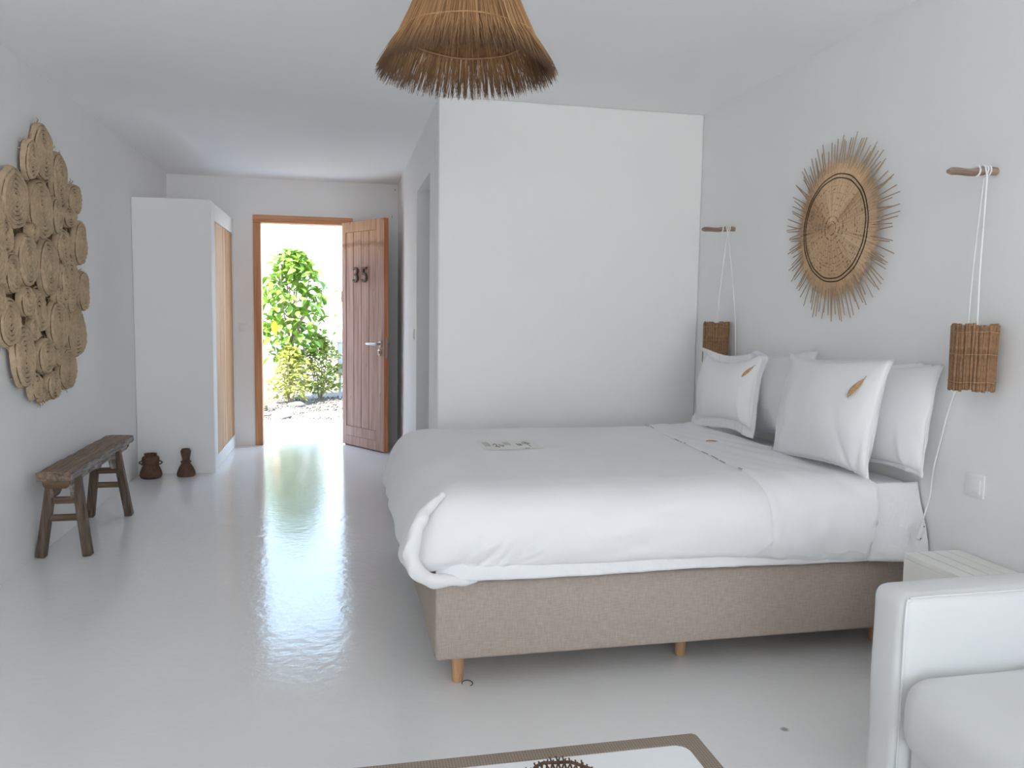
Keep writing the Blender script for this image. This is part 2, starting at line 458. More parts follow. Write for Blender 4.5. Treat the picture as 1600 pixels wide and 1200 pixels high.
class MB:
    """collects vertices and faces for ONE mesh object"""
    def __init__(s):
        s.v, s.f = [], []
    def add(s, v, f):
        o = len(s.v)
        s.v += [tuple(map(float, p)) for p in v]
        s.f += [tuple(int(i)+o for i in q) for q in f]
        return s
    def box(s, x0, x1, y0, y1, z0, z1, bev=0.0, seg=2):
        if bev <= 0:
            v = [(x, y, z) for z in (z0, z1) for y in (y0, y1) for x in (x0, x1)]
            return s.add(v, [(0, 2, 3, 1), (4, 5, 7, 6), (0, 1, 5, 4), (2, 6, 7, 3), (0, 4, 6, 2), (1, 3, 7, 5)])
        bm = bmesh.new()
        bmesh.ops.create_cube(bm, size=1)
        for p in bm.verts:
            p.co = Vector(((x0+x1)/2+p.co.x*(x1-x0), (y0+y1)/2+p.co.y*(y1-y0), (z0+z1)/2+p.co.z*(z1-z0)))
        bmesh.ops.bevel(bm, geom=list(bm.edges)+list(bm.verts), offset=bev, segments=seg, profile=0.5, affect='EDGES')
        bm.verts.index_update()
        s.add([p.co for p in bm.verts], [[p.index for p in q.verts] for q in bm.faces])
        bm.free()
        return s
    def tube(s, pts, r, n=6, cap=True):
        pts = [Vector(p) for p in pts]
        if not hasattr(r, '__len__'):
            r = [r]*len(pts)
        v, f = [], []
        nrm = None
        for i, p in enumerate(pts):
            t = (pts[min(i+1, len(pts)-1)]-pts[max(i-1, 0)])
            t = t.normalized() if t.length > 1e-9 else Vector((0, 0, 1))
            if nrm is None:
                nrm = t.orthogonal().normalized()
            nrm = (nrm-t*nrm.dot(t))
            nrm = nrm.normalized() if nrm.length > 1e-6 else t.orthogonal().normalized()
            b = t.cross(nrm)
            for k in range(n):
                a = 2*PI*k/n
                v.append(p+(nrm*math.cos(a)+b*math.sin(a))*r[i])
        for i in range(len(pts)-1):
            for k in range(n):
                f.append((i*n+k, i*n+(k+1) % n, (i+1)*n+(k+1) % n, (i+1)*n+k))
        if cap:
            f.append(tuple(range(n-1, -1, -1)))
            f.append(tuple((len(pts)-1)*n+k for k in range(n)))
        return s.add(v, f)
    def lathe(s, prof, n=32, cx=0, cy=0, cap0=True, cap1=False):
        v, f = [], []
        for r, z in prof:
            for k in range(n):
                a = 2*PI*k/n
                v.append((cx+r*math.cos(a), cy+r*math.sin(a), z))
        for i in range(len(prof)-1):
            for k in range(n):
                f.append((i*n+k, i*n+(k+1) % n, (i+1)*n+(k+1) % n, (i+1)*n+k))
        if cap0:
            f.append(tuple(range(n-1, -1, -1)))
        if cap1:
            f.append(tuple((len(prof)-1)*n+k for k in range(n)))
        return s.add(v, f)
    def ring(s, r, z, tr, n=48, m=6, cx=0, cy=0, wob=0.0):
        v, f = [], []
        for k in range(n):
            a = 2*PI*k/n
            dz = wob*math.sin(3*a+1)+wob*0.6*math.sin(7*a)
            for j in range(m):
                b = 2*PI*j/m
                q = r+tr*math.cos(b)
                v.append((cx+q*math.cos(a), cy+q*math.sin(a), z+dz+tr*math.sin(b)))
        for k in range(n):
            for j in range(m):
                f.append((k*m+j, ((k+1) % n)*m+j, ((k+1) % n)*m+(j+1) % m, k*m+(j+1) % m))
        return s.add(v, f)
    def beam(s, a, b, wx, wy, xa=(1, 0, 0), ta=1.0):
        """rectangular bar from a to b; wx along xa, wy across"""
        a, b = Vector(a), Vector(b)
        d = (b-a).normalized()
        x = Vector(xa)
        x = (x-d*x.dot(d)).normalized()
        y = d.cross(x)
        v = []
        for p, k in ((a, 1.0), (b, ta)):
            for sx, sy in ((-1, -1), (1, -1), (1, 1), (-1, 1)):
                v.append(p+x*sx*wx*k/2+y*sy*wy*k/2)
        return s.add(v, [(3, 2, 1, 0), (4, 5, 6, 7), (0, 1, 5, 4), (1, 2, 6, 5), (2, 3, 7, 6), (3, 0, 4, 7)])
    def prism(s, poly, axis, a, b):
        """polygon (list of 2-D points) extruded along axis 'x','y' or 'z'"""
        n = len(poly)
        def P(p, h):
            return {'x': (h, p[0], p[1]), 'y': (p[0], h, p[1]), 'z': (p[0], p[1], h)}[axis]
        v = [P(p, a) for p in poly]+[P(p, b) for p in poly]
        f = [tuple(range(n)), tuple(range(2*n-1, n-1, -1))]
        f += [((i+1) % n, i, n+i, n+(i+1) % n) for i in range(n)]
        return s.add(v, f)
    def mesh(s, name, mat, smooth=True, angle=40, fix=True):
        me = bpy.data.meshes.new(name)
        me.from_pydata(s.v, [], s.f)
        me.update()
        if fix:
            bm = bmesh.new()
            bm.from_mesh(me)
            bmesh.ops.recalc_face_normals(bm, faces=bm.faces)
            bm.to_mesh(me)
            bm.free()
        me.materials.append(M[mat] if isinstance(mat, str) else mat)
        if smooth:
            me.polygons.foreach_set('use_smooth', [True]*len(me.polygons))
            me.set_sharp_from_angle(angle=math.radians(angle))
        return me
    def obj(s, name, mat, parent=None, **kw):
        return link(name, s.mesh(name, mat, **kw), parent)

def link(name, me, parent=None, loc=None):
    o = bpy.data.objects.new(name, me)
    COL.objects.link(o)
    if parent:
        o.parent = parent
    if loc is not None:
        o.location = loc
    return o

def bevelled(o, width=0.003, seg=2):
    m = o.modifiers.new('bevel', 'BEVEL')
    m.width = width
    m.segments = seg
    m.limit_method = 'ANGLE'
    m.angle_limit = math.radians(35)
    return o

def tag(o, label, cat, group=None):
    o['label'] = label
    o['category'] = cat
    if group:
        o['group'] = group
    return o

def thing(name, label, cat, loc=(0, 0, 0), rot=(0, 0, 0), group=None):
    o = bpy.data.objects.new(name, None)
    o.empty_display_size = 0.1
    COL.objects.link(o)
    o.location = loc
    o.rotation_euler = rot
    return tag(o, label, cat, group)

def struct(o, label=None):
    o['kind'] = 'structure'
    if label:
        o['label'] = label
    return o

def wnoise(X, Y, Z, freq, seed, n=8):
    """smooth pseudo noise: sum of randomly directed sines, about -1..1"""
    r = np.random.default_rng(seed)
    s = 0
    for _ in range(n):
        d = r.normal(size=3)
        d /= np.linalg.norm(d)
        k = freq*r.uniform(0.6, 1.6)
        s = s+np.sin(k*(X*d[0]+Y*d[1]+Z*d[2])+r.uniform(0, 6.28))
    return s/math.sqrt(n)/1.2

def pixel_ray(px, py):
    d = (fw+rt*((px-800)/FPX)-up*((py-600)/FPX)).normalized()
    return Vector((0, 0, CAMH)), d

def surface_hit(me, px, py):
    bv = BVHTree.FromPolygons([v.co for v in me.vertices], [tuple(p.vertices) for p in me.polygons])
    o, d = pixel_ray(px, py)
    return bv.ray_cast(o, d)[:2]

# ------------------------------------------------------------------ setting
XL, XR, YB, YP, XP, ZC = -1.489, 2.088, 7.635, 4.459, 0.5295, 2.423
YF = -4.5
DX0, DX1, DZ = -0.701, 0.039, 2.03           # clear door opening

def wall(name, boxes, bev=0.0, mat='plaster', label=None):
    b = MB()
    for q in boxes:
        b.box(*q)
    o = b.obj(name, mat, smooth=False)
    if bev:
        bevelled(o, bev, 3)
    return struct(o, label)

wall('floor', [(XL-0.2, XR+0.2, YF-0.2, YB+0.0, -0.12, 0.0)], 0, 'floor', 'glossy pale grey painted concrete floor')
wall('ceiling', [(XL-0.2, XR+0.2, YF-0.2, YB+0.25, ZC, ZC+0.2)], 0, 'ceiling', 'white ceiling')
wall('wall_left', [(XL-0.2, XL, YF-0.2, YB+0.25, -0.12, ZC)], 0, label='white plastered left wall')
wall('wall_right', [(XR, XR+0.2, YF-0.2, YB+0.25, -0.12, ZC)], 0, label='white plastered right wall behind the bed head')
wall('wall_back', [(XL, DX0-0.066, YB, YB+0.25, -0.12, ZC), (DX1+0.075, XR, YB, YB+0.25, -0.12, ZC),
                   (DX0-0.066, DX1+0.075, YB, YB+0.25, DZ+0.068, ZC)], 0, label='white wall around the entrance door')
wall('wall_front', [(XL, -1.25, YF-0.2, YF, 0, ZC), (1.85, XR, YF-0.2, YF, 0, ZC), (-1.25, 1.85, YF-0.2, YF, 2.3, ZC)], 0)
wall('wall_partition', [(XP, XR, YP, YP+0.15, 0, ZC)], 0.012, label='white partition wall beyond the bed')
OY0, OY1, OZ = 4.886, 5.723, 2.087
wall('wall_passage', [(XP, XP+0.15, YP+0.15, OY0, 0, ZC), (XP, XP+0.15, OY1, YB, 0, ZC), (XP, XP+0.15, OY0, OY1, OZ, ZC)], 0,
     label='white side wall with a doorless opening')

# entrance door frame
fr = bpy.data.objects.new('trim_1', None)
COL.objects.link(fr)
struct(fr, 'orange-brown pine frame of the entrance door')
for x0, x1 in ((DX0-0.066, DX0), (DX1, DX1+0.075)):
    bevelled(MB().box(x0, x1, YB-0.015, YB+0.12, 0, DZ+0.001).obj('jamb', 'frame_wood', fr, smooth=False), 0.004)
bevelled(MB().box(DX0-0.066, DX1+0.075, YB-0.016, YB+0.12, DZ+0.001, DZ+0.068).obj('head', 'frame_wood_x', fr, smooth=False), 0.004)
bevelled(MB().box(DX1-0.03, DX1+0.001, YB+0.045, YB+0.07, 1.33, 1.43).obj('hinge', 'edge_wood', fr, smooth=False), 0.003)

# entrance door leaf, standing open into the room
DA = math.atan2(-0.84556, 0.53388)
door = bpy.data.objects.new('door_1', None)
COL.objects.link(door)
door.location = (0.022, 7.598, 0)
door.rotation_euler = (0, 0, DA)
struct(door, 'weathered boarded entrance door numbered 35 standing open')
LW0, LW1, LT = -0.010, 0.650, 0.045
def dpart(name, x0, x1, z0, z1, y0=0.0, y1=LT, mat='door', bev=0.003):
    return bevelled(MB().box(x0, x1, y0, y1, z0, z1).obj(name, mat, door, smooth=False), bev)
dpart('stile', LW0, 0.052, 0.012, 2.050)
dpart('stile', 0.536, LW1, 0.012, 2.050)
dpart('top_rail', 0.0525, 0.5355, 1.958, 2.050)
dpart('bottom_rail', 0.0525, 0.5355, 0.098, 0.185)
dpart('bottom_rail', 0.0525, 0.5355, 0.012, 0.0965)
pw = (0.5355-0.0525)/4
dpart('gap_shade_core', 0.0525, 0.5355, 0.187, 1.956, 0.017, 0.028, 'thread_brown', 0.0)  # dark backing: the shade of the plank gaps is put into its colour
for i in range(4):
    dpart('plank', 0.0525+pw*i+0.0032, 0.0525+pw*(i+1)-0.0032, 0.187, 1.956, 0.005, 0.0165, 'door', 0.003)
dpart('edge_strip', LW1, LW1+0.006, 0.012, 2.050, 0.001, LT-0.001, 'edge_wood', 0.001)
dpart('lock_plate', LW1+0.006, LW1+0.008, 0.84, 1.02, 0.012, 0.034, 'steel', 0.0)
# numerals
def numeral(ch, x, z, h, hide=None):
    cu = bpy.data.curves.new('numeral', 'FONT')
    cu.body = ch
    cu.size = h/0.70
    cu.extrude = 0.009
    cu.bevel_depth = 0.0015
    cu.offset = -0.001
    cu.align_x = 'CENTER'
    ob = bpy.data.objects.new('numeral_source', cu)
    COL.objects.link(ob)
    me = bpy.data.meshes.new_from_object(ob.evaluated_get(bpy.context.evaluated_depsgraph_get()))
    bpy.data.objects.remove(ob)
    me.materials.clear()
    me.materials.append(M['numeral'])
    for v in me.vertices:
        v.co = Vector((v.co.x, -v.co.z-0.008, v.co.y))
    o = link('numeral', me, door, (x, 0, z))
    o['label'] = 'dark raised numeral ' + ch
    return o
numeral('3', 0.228, 1.505, 0.137)
numeral('5', 0.366, 1.505, 0.137)
def lever(side):
    y0 = 0.0 if side < 0 else LT
    b = MB()
    x = 0.603
    b.lathe([(0.026, 0), (0.026, 0.006), (0.011, 0.008), (0.011, 0.045)], 20, cap1=True)
    v = [(x+p[0], y0+side*p[2], 0.962+p[1]) for p in b.v]
    b.v = v
    b.tube([(x, y0+side*0.045, 0.962), (x-0.03, y0+side*0.05, 0.962), (x-0.15, y0+side*0.048, 0.960)], [0.012, 0.0115, 0.010], 10)
    h = b.obj('lever_handle', 'steel', door)
    h['label'] = 'brushed steel lever handle'
    c = MB()
    c.lathe([(0.024, 0), (0.024, 0.007), (0.010, 0.009), (0.010, 0.018)], 20, cap1=True)
    c.v = [(0.592+p[0], y0+side*p[2], 0.890+p[1]*1.25) for p in c.v]
    c.obj('lock_cylinder', 'steel', door)
lever(-1)
lever(1)

# light switches
def switch(label, loc, rotz, size=0.08, rock=True):
    t = thing('light_switch', label, 'switch', loc, (0, 0, rotz))
    s = size/2
    MB().box(-s, s, -0.008, 0, -s, s, 0.004).obj('plate', 'white_plastic', t)
    MB().box(-s*0.72, s*0.72, -0.013, -0.0075, -s*0.72, s*0.55, 0.002).obj('rocker', 'white_plastic', t)
    return t
switch('white light switch on the right wall above the slatted side table', (XR, 2.263, 0.697), -PI/2)
switch('white light switch beside the entrance door frame', (-0.863, YB, 1.087), 0)
switch('white light switch at the edge of the doorless opening', (XP, 5.909, 1.085), -PI/2)
# two small hooks high on the back wall
for z, lab in ((2.368, 'small dark hook near the ceiling behind the open door'), (2.12, 'small dark hook beside the top of the open door')):
    x = 0.500 if z > 2.2 else 0.474
    o = MB().tube([(x, YB, z), (x, YB-0.025, z), (x, YB-0.032, z+0.012)], 0.004, 8).obj('wall_hook', 'steel')
    tag(o, lab, 'hook')

# ------------------------------------------------------------------ wardrobe
YW, XW, ZW = 6.363, -0.9386, 2.053
wd = thing('wardrobe', 'white plastered built-in wardrobe with two pine board doors', 'wardrobe', (0, 0, 0))
b = MB()
b.box(XL+0.001, XW, YW, 6.536, 0, ZW)
b.box(XL+0.001, XW, 6.536, YB-0.001, 1.922, ZW)
b.box(XL+0.001, XW, 6.536, YB-0.001, 0, 0.108)
b.box(XL+0.001, XW, 7.590, YB-0.001, 0.108, 1.922)
bevelled(b.obj('body', 'plaster', wd, smooth=False), 0.006, 2)
for y0, y1 in ((6.540, 7.020), (7.028, 7.587)):
    dr = MB().box(XW-0.04, XW-0.03, y0, y1, 0.112, 1.918).obj('wardrobe_door', 'pine_door', wd, smooth=False)
    n = 4
    for i in range(n):
        a, c = y0+(y1-y0)*i/n, y0+(y1-y0)*(i+1)/n
        bevelled(MB().box(XW-0.03, XW-0.008, a+0.0012, c-0.0012, 0.112, 1.918).obj('plank', 'pine_door', dr, smooth=False), 0.002)

# ------------------------------------------------------------------ bench
bn = thing('bench', 'narrow old wooden bench with worn whitish edge along the left wall', 'bench', (-1.357, 4.74, 0))
def bb(name, mat, mb, bev=0.004):
    return bevelled(mb.obj(name, mat, bn, smooth=False), bev, 2)
Y0, Y1 = -0.555, 0.63
# seat with an uneven top
bm = bmesh.new()
bmesh.ops.create_grid(bm, x_segments=8, y_segments=60, size=0.5)
sv = [(v.co.x, v.co.y) for v in bm.verts]
bm.free()
def seat_mesh():
    nx, ny = 9, 64
    X, Y = np.meshgrid(np.linspace(-0.078, 0.078, nx), np.linspace(Y0, Y1, ny), indexing='ij')
    edge = 0.0018*wnoise(X*0, Y, X*0, 30, 3)+0.0012*wnoise(X*0, Y, X*0, 110, 4)
    X2 = X+np.where(np.abs(X) > 0.077, np.sign(X)*edge, 0)
    top = 0.452+0.0025*wnoise(X, Y, X*0, 30, 5)-0.004*(np.abs(X)/0.078)**6
    bot = np.full_like(top, 0.408)
    v = np.concatenate([np.stack([X2, Y, top], -1).reshape(-1, 3), np.stack([X2*0.97, Y, bot], -1).reshape(-1, 3)])
    f = []
    N = nx*ny
    I = lambda i, j: i*ny+j
    for i in range(nx-1):
        for j in range(ny-1):
            f.append((I(i, j), I(i+1, j), I(i+1, j+1), I(i, j+1)))
            f.append((N+I(i, j), N+I(i, j+1), N+I(i+1, j+1), N+I(i+1, j)))
    for i in range(nx-1):
        for j in (0, ny-1):
            f.append((I(i, j), I(i+1, j), N+I(i+1, j), N+I(i, j)))
    for j in range(ny-1):
        for i in (0, nx-1):
            f.append((I(i, j), I(i, j+1), N+I(i, j+1), N+I(i, j)))
    return MB().add(v, f)
so = seat_mesh().obj('seat', 'bench_top', bn, angle=35)
# worn whitish lip along the room side of the seat and the two long aprons with arched spandrels
lip = MB()
ys = np.linspace(Y0, Y1, 60)
for k in range(59):
    a, c = ys[k], ys[k+1]
    d = 0.0025+0.002*random.random()
    lip.box(0.074, 0.079+d, a, c, 0.412+0.004*random.random(), 0.446-0.006*random.random())
o = lip.obj('worn_edge', 'bench_worn', bn, smooth=False)
o['label'] = 'whitish worn front edge'
for sx in (-1, 1):
    yl0, yl1 = -0.415, 0.345            # leg positions along the bench
    poly = [(Y0+0.05, 0.408), (Y0+0.045, 0.385), (Y0+0.06, 0.372), (yl0-0.06, 0.365), (yl0-0.035, 0.335), (yl0-0.03, 0.30), (yl0+0.03, 0.30)]
    for k in range(7):
        a = k/6*PI/2
        poly.append((yl0+0.035+0.085*math.sin(a), 0.30+0.072*(1-math.cos(a))))
    for k in range(7):
        a = (1-k/6)*PI/2
        poly.append((yl1-0.035-0.085*math.sin(a), 0.30+0.072*(1-math.cos(a))))
    poly += [(yl1-0.03, 0.30), (yl1+0.03, 0.30), (yl1+0.035, 0.335), (yl1+0.06, 0.365), (Y1-0.06, 0.372), (Y1-0.045, 0.385), (Y1-0.05, 0.408)]
    x = sx*0.046
    bb('apron', 'bench_worn' if sx > 0 else 'bench_top', MB().prism(poly, 'x', x-0.009, x+0.009), 0.003)
for y, s in ((Y0+0.035, -1), (Y1-0.035, 1)):
    poly = [(-0.062, 0.408), (-0.060, 0.385), (-0.046, 0.364), (0.046, 0.364), (0.060, 0.385), (0.062, 0.408)]
    bb('end_board', 'bench_x', MB().prism(poly, 'y', y-0.011, y+0.011), 0.003)
for yt, yb in ((-0.405, -0.436), (0.335, 0.372)):
    for sx in (-1, 1):
        bb('leg', 'bench_wood', MB().beam((sx*0.054, yt, 0.409), (sx*0.108, yb, 0.0), 0.042, 0.050, (1, 0, 0), 1.04), 0.006)
    for z, hh in ((0.282, 0.034), (0.195, 0.032)):
        q = (0.409-z)/0.409
        xx = 0.054+0.054*q-0.012
        yy = yt+(yb-yt)*q
        bb('stretcher', 'bench_x', MB().box(-xx, xx, yy-0.011, yy+0.011, z-hh/2, z+hh/2), 0.003)
    # curved brackets under the seat inside each pair of legs
    for sx in (-1, 1):
        poly = [(sx*0.058, 0.395), (sx*0.072, 0.29)]
        for k in range(8):
            a = k/7*PI/2
            poly.append((sx*(0.066-0.052*(1-math.cos(a))), 0.29+0.095*math.sin(a)))
        bb('bracket', 'bench_wood', MB().prism(poly, 'y', yt-0.012, yt+0.012), 0.002)

# ------------------------------------------------------------------ clay pots
pt = thing('clay_jar', 'squat brown clay jar with two ear handles on the floor', 'jar', (-1.368, 6.235, 0))
MB().lathe([(0.058, 0.0), (0.070, 0.006), (0.077, 0.022), (0.077, 0.034), (0.073, 0.050), (0.062, 0.078), (0.055, 0.092), (0.056, 0.100), (0.060, 0.135),
            (0.060, 0.150), (0.054, 0.160), (0.042, 0.163), (0.042, 0.176), (0.045, 0.182), (0.039, 0.183), (0.037, 0.170), (0.037, 0.13)], 40).obj('body', 'clay', pt)
MB().lathe([(0.0375, 0.150), (0.0375, 0.172)], 30, cap0=True).obj('mouth_shade_plug', 'clay_in_shade', pt)  # dark plug below the rim in place of the shaded hollow
for s in (-1, 1):
    MB().tube([(s*(0.057+0.022*math.sin(k/10*PI)), 0.0, 0.100+0.03*k/10) for k in range(11)], 0.0045, 8).obj('handle', 'clay', pt)
pv = thing('clay_vase', 'slender-necked brown clay vase with a collar ring on the floor', 'vase', (-1.133, 6.285, 0))
MB().lathe([(0.060, 0.0), (0.066, 0.006), (0.066, 0.020), (0.062, 0.036), (0.050, 0.064), (0.036, 0.088), (0.029, 0.098), (0.028, 0.108),
            (0.026, 0.120), (0.028, 0.135), (0.034, 0.165), (0.038, 0.185), (0.037, 0.192), (0.031, 0.194), (0.031, 0.203), (0.027, 0.204), (0.026, 0.19), (0.022, 0.15)], 36).obj('body', 'clay', pv)
MB().ring(0.030, 0.108, 0.008, 36, 8).obj('collar', 'clay', pv)
MB().lathe([(0.026, 0.17), (0.026, 0.196)], 30, cap0=True).obj('mouth_shade_plug', 'clay_in_shade', pv)  # painted-dark plug, stands in for shade inside the neck

# ------------------------------------------------------------------ wall mat of coiled grass
COILS = [(4.508, 2.018, 0.125, 0.145), (4.319, 1.947, 0.078, 0.105), (4.084, 1.733, 0.160, 0.156), (4.735, 1.921, 0.135, 0.156), (4.43, 1.724, 0.160, 0.151),
         (4.633, 1.723, 0.072, 0.1), (4.964, 1.845, 0.120, 0.092), (4.853, 1.733, 0.096, 0.058), (5.006, 1.607, 0.123, 0.13), (4.756, 1.567, 0.100, 0.107),
         (4.505, 1.445, 0.153, 0.153), (4.21, 1.466, 0.126, 0.139), (3.981, 1.552, 0.075, 0.085), (4.04, 1.397, 0.092, 0.103), (4.725, 1.381, 0.081, 0.103),
         (4.873, 1.401, 0.105, 0.12), (5.060, 1.341, 0.083, 0.128), (4.176, 1.273, 0.084, 0.074), (4.364, 1.225, 0.096, 0.111), (3.981, 1.174, 0.118, 0.116),
         (4.607, 1.151, 0.150, 0.137), (4.936, 1.109, 0.150, 0.151), (4.143, 1.016, 0.129, 0.155), (4.405, 1.002, 0.116, 0.095), (4.764, 0.912, 0.150, 0.118),
         (4.275, 0.859, 0.073, 0.068), (4.496, 0.846, 0.103, 0.079), (4.393, 0.803, 0.055, 0.038),
         (3.86, 1.66, 0.09, 0.10), (3.84, 1.44, 0.11, 0.12), (3.87, 1.28, 0.08, 0.08),
         (4.30, 1.60, 0.06, 0.05), (4.62, 1.30, 0.06, 0.05), (4.28, 1.13, 0.06, 0.06), (4.60, 0.99, 0.06, 0.06), (4.80, 1.27, 0.07, 0.06)]
mat_ = thing('wall_mat', 'large lozenge of coiled straw discs hanging on the left wall', 'wall hanging', (XL, 4.5, 0))
def coil_mesh(seed, ry, rz):
    """a spiral of braided grass rope lying flat: ridges follow a spiral"""
    r = np.random.default_rng(seed)
    turns = max(3, int(round(max(ry, rz)/0.021)))
    nt_, nr = 60, turns*7+2
    T, R = np.meshgrid(np.linspace(0, 2*PI, nt_, endpoint=False), np.linspace(0.02, 1, nr), indexing='ij')
    wob = 1+0.035*np.sin(2*T+r.uniform(0, 6))+0.025*np.sin(3*T+r.uniform(0, 6))+0.012*np.sin(9*T+r.uniform(0, 6))
    ph = 2*PI*(R*turns)-T
    h = 0.0150*np.abs(np.sin(ph/2))**0.8+0.0022*np.sin(T*26*R+ph*2.0+r.uniform(0, 6))
    h = h+0.004*wnoise(np.cos(T)*R, np.sin(T)*R, R*0, 5, seed)
    edge = np.clip((1-R)*9, 0, 1)
    X = 0.004+0.018*np.sqrt(edge)+h*np.sqrt(edge)
    Yc = np.cos(T)*R*ry*wob
    Zc = np.sin(T)*R*rz*wob
    v = np.stack([X, Yc, Zc], -1).reshape(-1, 3)
    f = []
    for i in range(nt_):
        j = (i+1) % nt_
        for k in range(nr-1):
            f.append((i*nr+k, j*nr+k, j*nr+k+1, i*nr+k+1))
    f.append(tuple(i*nr for i in range(nt_)))
    vb = np.stack([np.zeros(nt_), Yc[:, -1], Zc[:, -1]], -1)
    n0 = len(v)
    v = np.concatenate([v, vb])
    for i in range(nt_):
        j = (i+1) % nt_
        f.append((i*nr+nr-1, j*nr+nr-1, n0+j, n0+i))
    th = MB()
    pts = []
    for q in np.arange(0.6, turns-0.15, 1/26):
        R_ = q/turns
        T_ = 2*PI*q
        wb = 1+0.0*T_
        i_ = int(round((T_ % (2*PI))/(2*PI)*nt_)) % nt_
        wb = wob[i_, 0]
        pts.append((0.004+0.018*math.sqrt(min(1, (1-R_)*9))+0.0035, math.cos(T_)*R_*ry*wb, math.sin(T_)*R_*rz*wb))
    th.tube(pts, 0.0024, 4)  # dark tube along the groove: thread with painted shade
    return MB().add(v, f).mesh('coil', 'coil', angle=70), th.mesh('seam_shade_thread', 'seam_shade', angle=180)
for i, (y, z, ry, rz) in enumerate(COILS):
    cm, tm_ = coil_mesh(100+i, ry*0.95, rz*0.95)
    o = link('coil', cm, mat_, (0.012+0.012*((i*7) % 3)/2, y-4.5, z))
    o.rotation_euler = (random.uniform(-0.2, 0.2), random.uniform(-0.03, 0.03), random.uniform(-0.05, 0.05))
    link('seam_shade_thread', tm_, o)
# backing strands knotted between the discs
bk = MB()
for k in range(260):
    c = random.choice(COILS)
    a = random.uniform(0, 2*PI)
    y, z = c[0]+c[2]*1.0*math.cos(a), c[1]+c[3]*1.0*math.sin(a)
    d = a+random.uniform(-0.9, 0.9)
    l = random.uniform(0.01, 0.03)
    bk.tube([(0.012, y-4.5, z), (0.022, y-4.5+l*0.5*math.cos(d), z+l*0.5*math.sin(d)), (0.018, y-4.5+l*math.cos(d), z+l*math.sin(d))], [0.003, 0.0025, 0.0012], 4)
o = bk.obj('knotted_straw', 'coil', mat_)
o['kind'] = 'stuff'
# woven ground between discs
gp = []
for k in range(48):
    a = 2*PI*k/48
    gp.append((0.0+0.52*math.cos(a)*(1-0.12*math.sin(a)**2), 1.40+0.56*math.sin(a)))
MB().prism(gp, 'x', 0.002, 0.010).obj('woven_ground', 'ground_weave', mat_, smooth=False)

# ------------------------------------------------------------------ pendant lamp
LX, LY = 0.375, 2.455
pl = thing('pendant_lamp', 'raffia pendant lamp with a flared fringe hanging from the ceiling', 'lamp', (LX, LY, 0))
PR = [(0.060, 2.365), (0.095, 2.315), (0.121, 2.25), (0.149, 2.182), (0.179, 2.115), (0.203, 2.066)]
def prof(s):
    s = min(max(s, 0), 1)*(len(PR)-1)
    i = min(int(s), len(PR)-2)
    q = s-i
    return PR[i][0]*(1-q)+PR[i+1][0]*q, PR[i][1]*(1-q)+PR[i+1][1]*q
def strands(n, seed, rad, smin, jr):
    r = random.Random(seed)
    b = MB()
    for k in range(n):
        a = r.uniform(0, 2*PI)
        da = r.uniform(-0.05, 0.05)
        off = r.uniform(-jr, jr)
        pts = []
        for s in (0.0, 0.25, 0.5, 0.75, 1.0):
            rr, z = prof(s)
            aa = a+da*s
            pts.append(((rr+off)*math.cos(aa), (rr+off)*math.sin(aa), z))
        # clump strands of the fringe into tufts
        tuft = round(a/(2*PI)*70)/70*2*PI
        L = r.uniform(0.098, 0.128)
        fl = r.uniform(0.68, 1.08)
        for q in (0.35, 0.7, 1.0):
            aa = a+da+(tuft-a-da)*0.85*q*r.uniform(0.4, 1.2)+r.uniform(-0.012, 0.012)*q
            rr = 0.203+off+L*0.55*fl*q
            z = 2.066-L*(0.80*q+0.08*q*q)+r.uniform(-0.003, 0.003)
            pts.append((rr*math.cos(aa), rr*math.sin(aa), z))
        b.tube(pts, [rad]*5+[rad*0.95, rad*0.8, rad*0.4], 3, cap=False)
    return b
o = strands(2400, 1, 0.0012, 0, 0.005).obj('raffia_fringe', 'raffia_strand', pl, fix=False)
tone(o, 24, 3)
o['kind'] = 'stuff'
MB().lathe([(p[0]-0.004, p[1]) for p in PR], 64, cap0=False).obj('shade_lining', 'raffia_dark', pl)
for s, wob in ((0.98, 0.002),):
    r_, z_ = prof(s)
    MB().ring(r_+0.003, z_, 0.0024, 72, 6, wob=wob).obj('binding', 'raffia_cord', pl)
    MB().ring(r_-0.010, z_-0.002, 0.0024, 72, 6, wob=wob).obj('binding', 'raffia_cord', pl)
MB().ring(0.062, 2.362, 0.006, 40, 8).obj('top_ring', 'raffia_cord', pl)
MB().lathe([(0.018, 2.27), (0.020, 2.30), (0.020, 2.35), (0.008, 2.37)], 16, cap1=True).obj('bulb_socket', 'white_plastic', pl)
MB().tube([(0, 0, 2.36), (0, 0, ZC-0.002)], 0.004, 8).obj('cord', 'cord', pl)
MB().lathe([(0.045, ZC), (0.045, ZC-0.012), (0.012, ZC-0.03)], 24, cap1=True).obj('ceiling_rose', 'white_plastic', pl)
for k in range(3):
    a = 2*PI*k/3
    MB().tube([(0.018*math.cos(a), 0.018*math.sin(a), 2.352), (0.062*math.cos(a), 0.062*math.sin(a), 2.362)], 0.002, 6).obj('spoke', 'steel', pl)

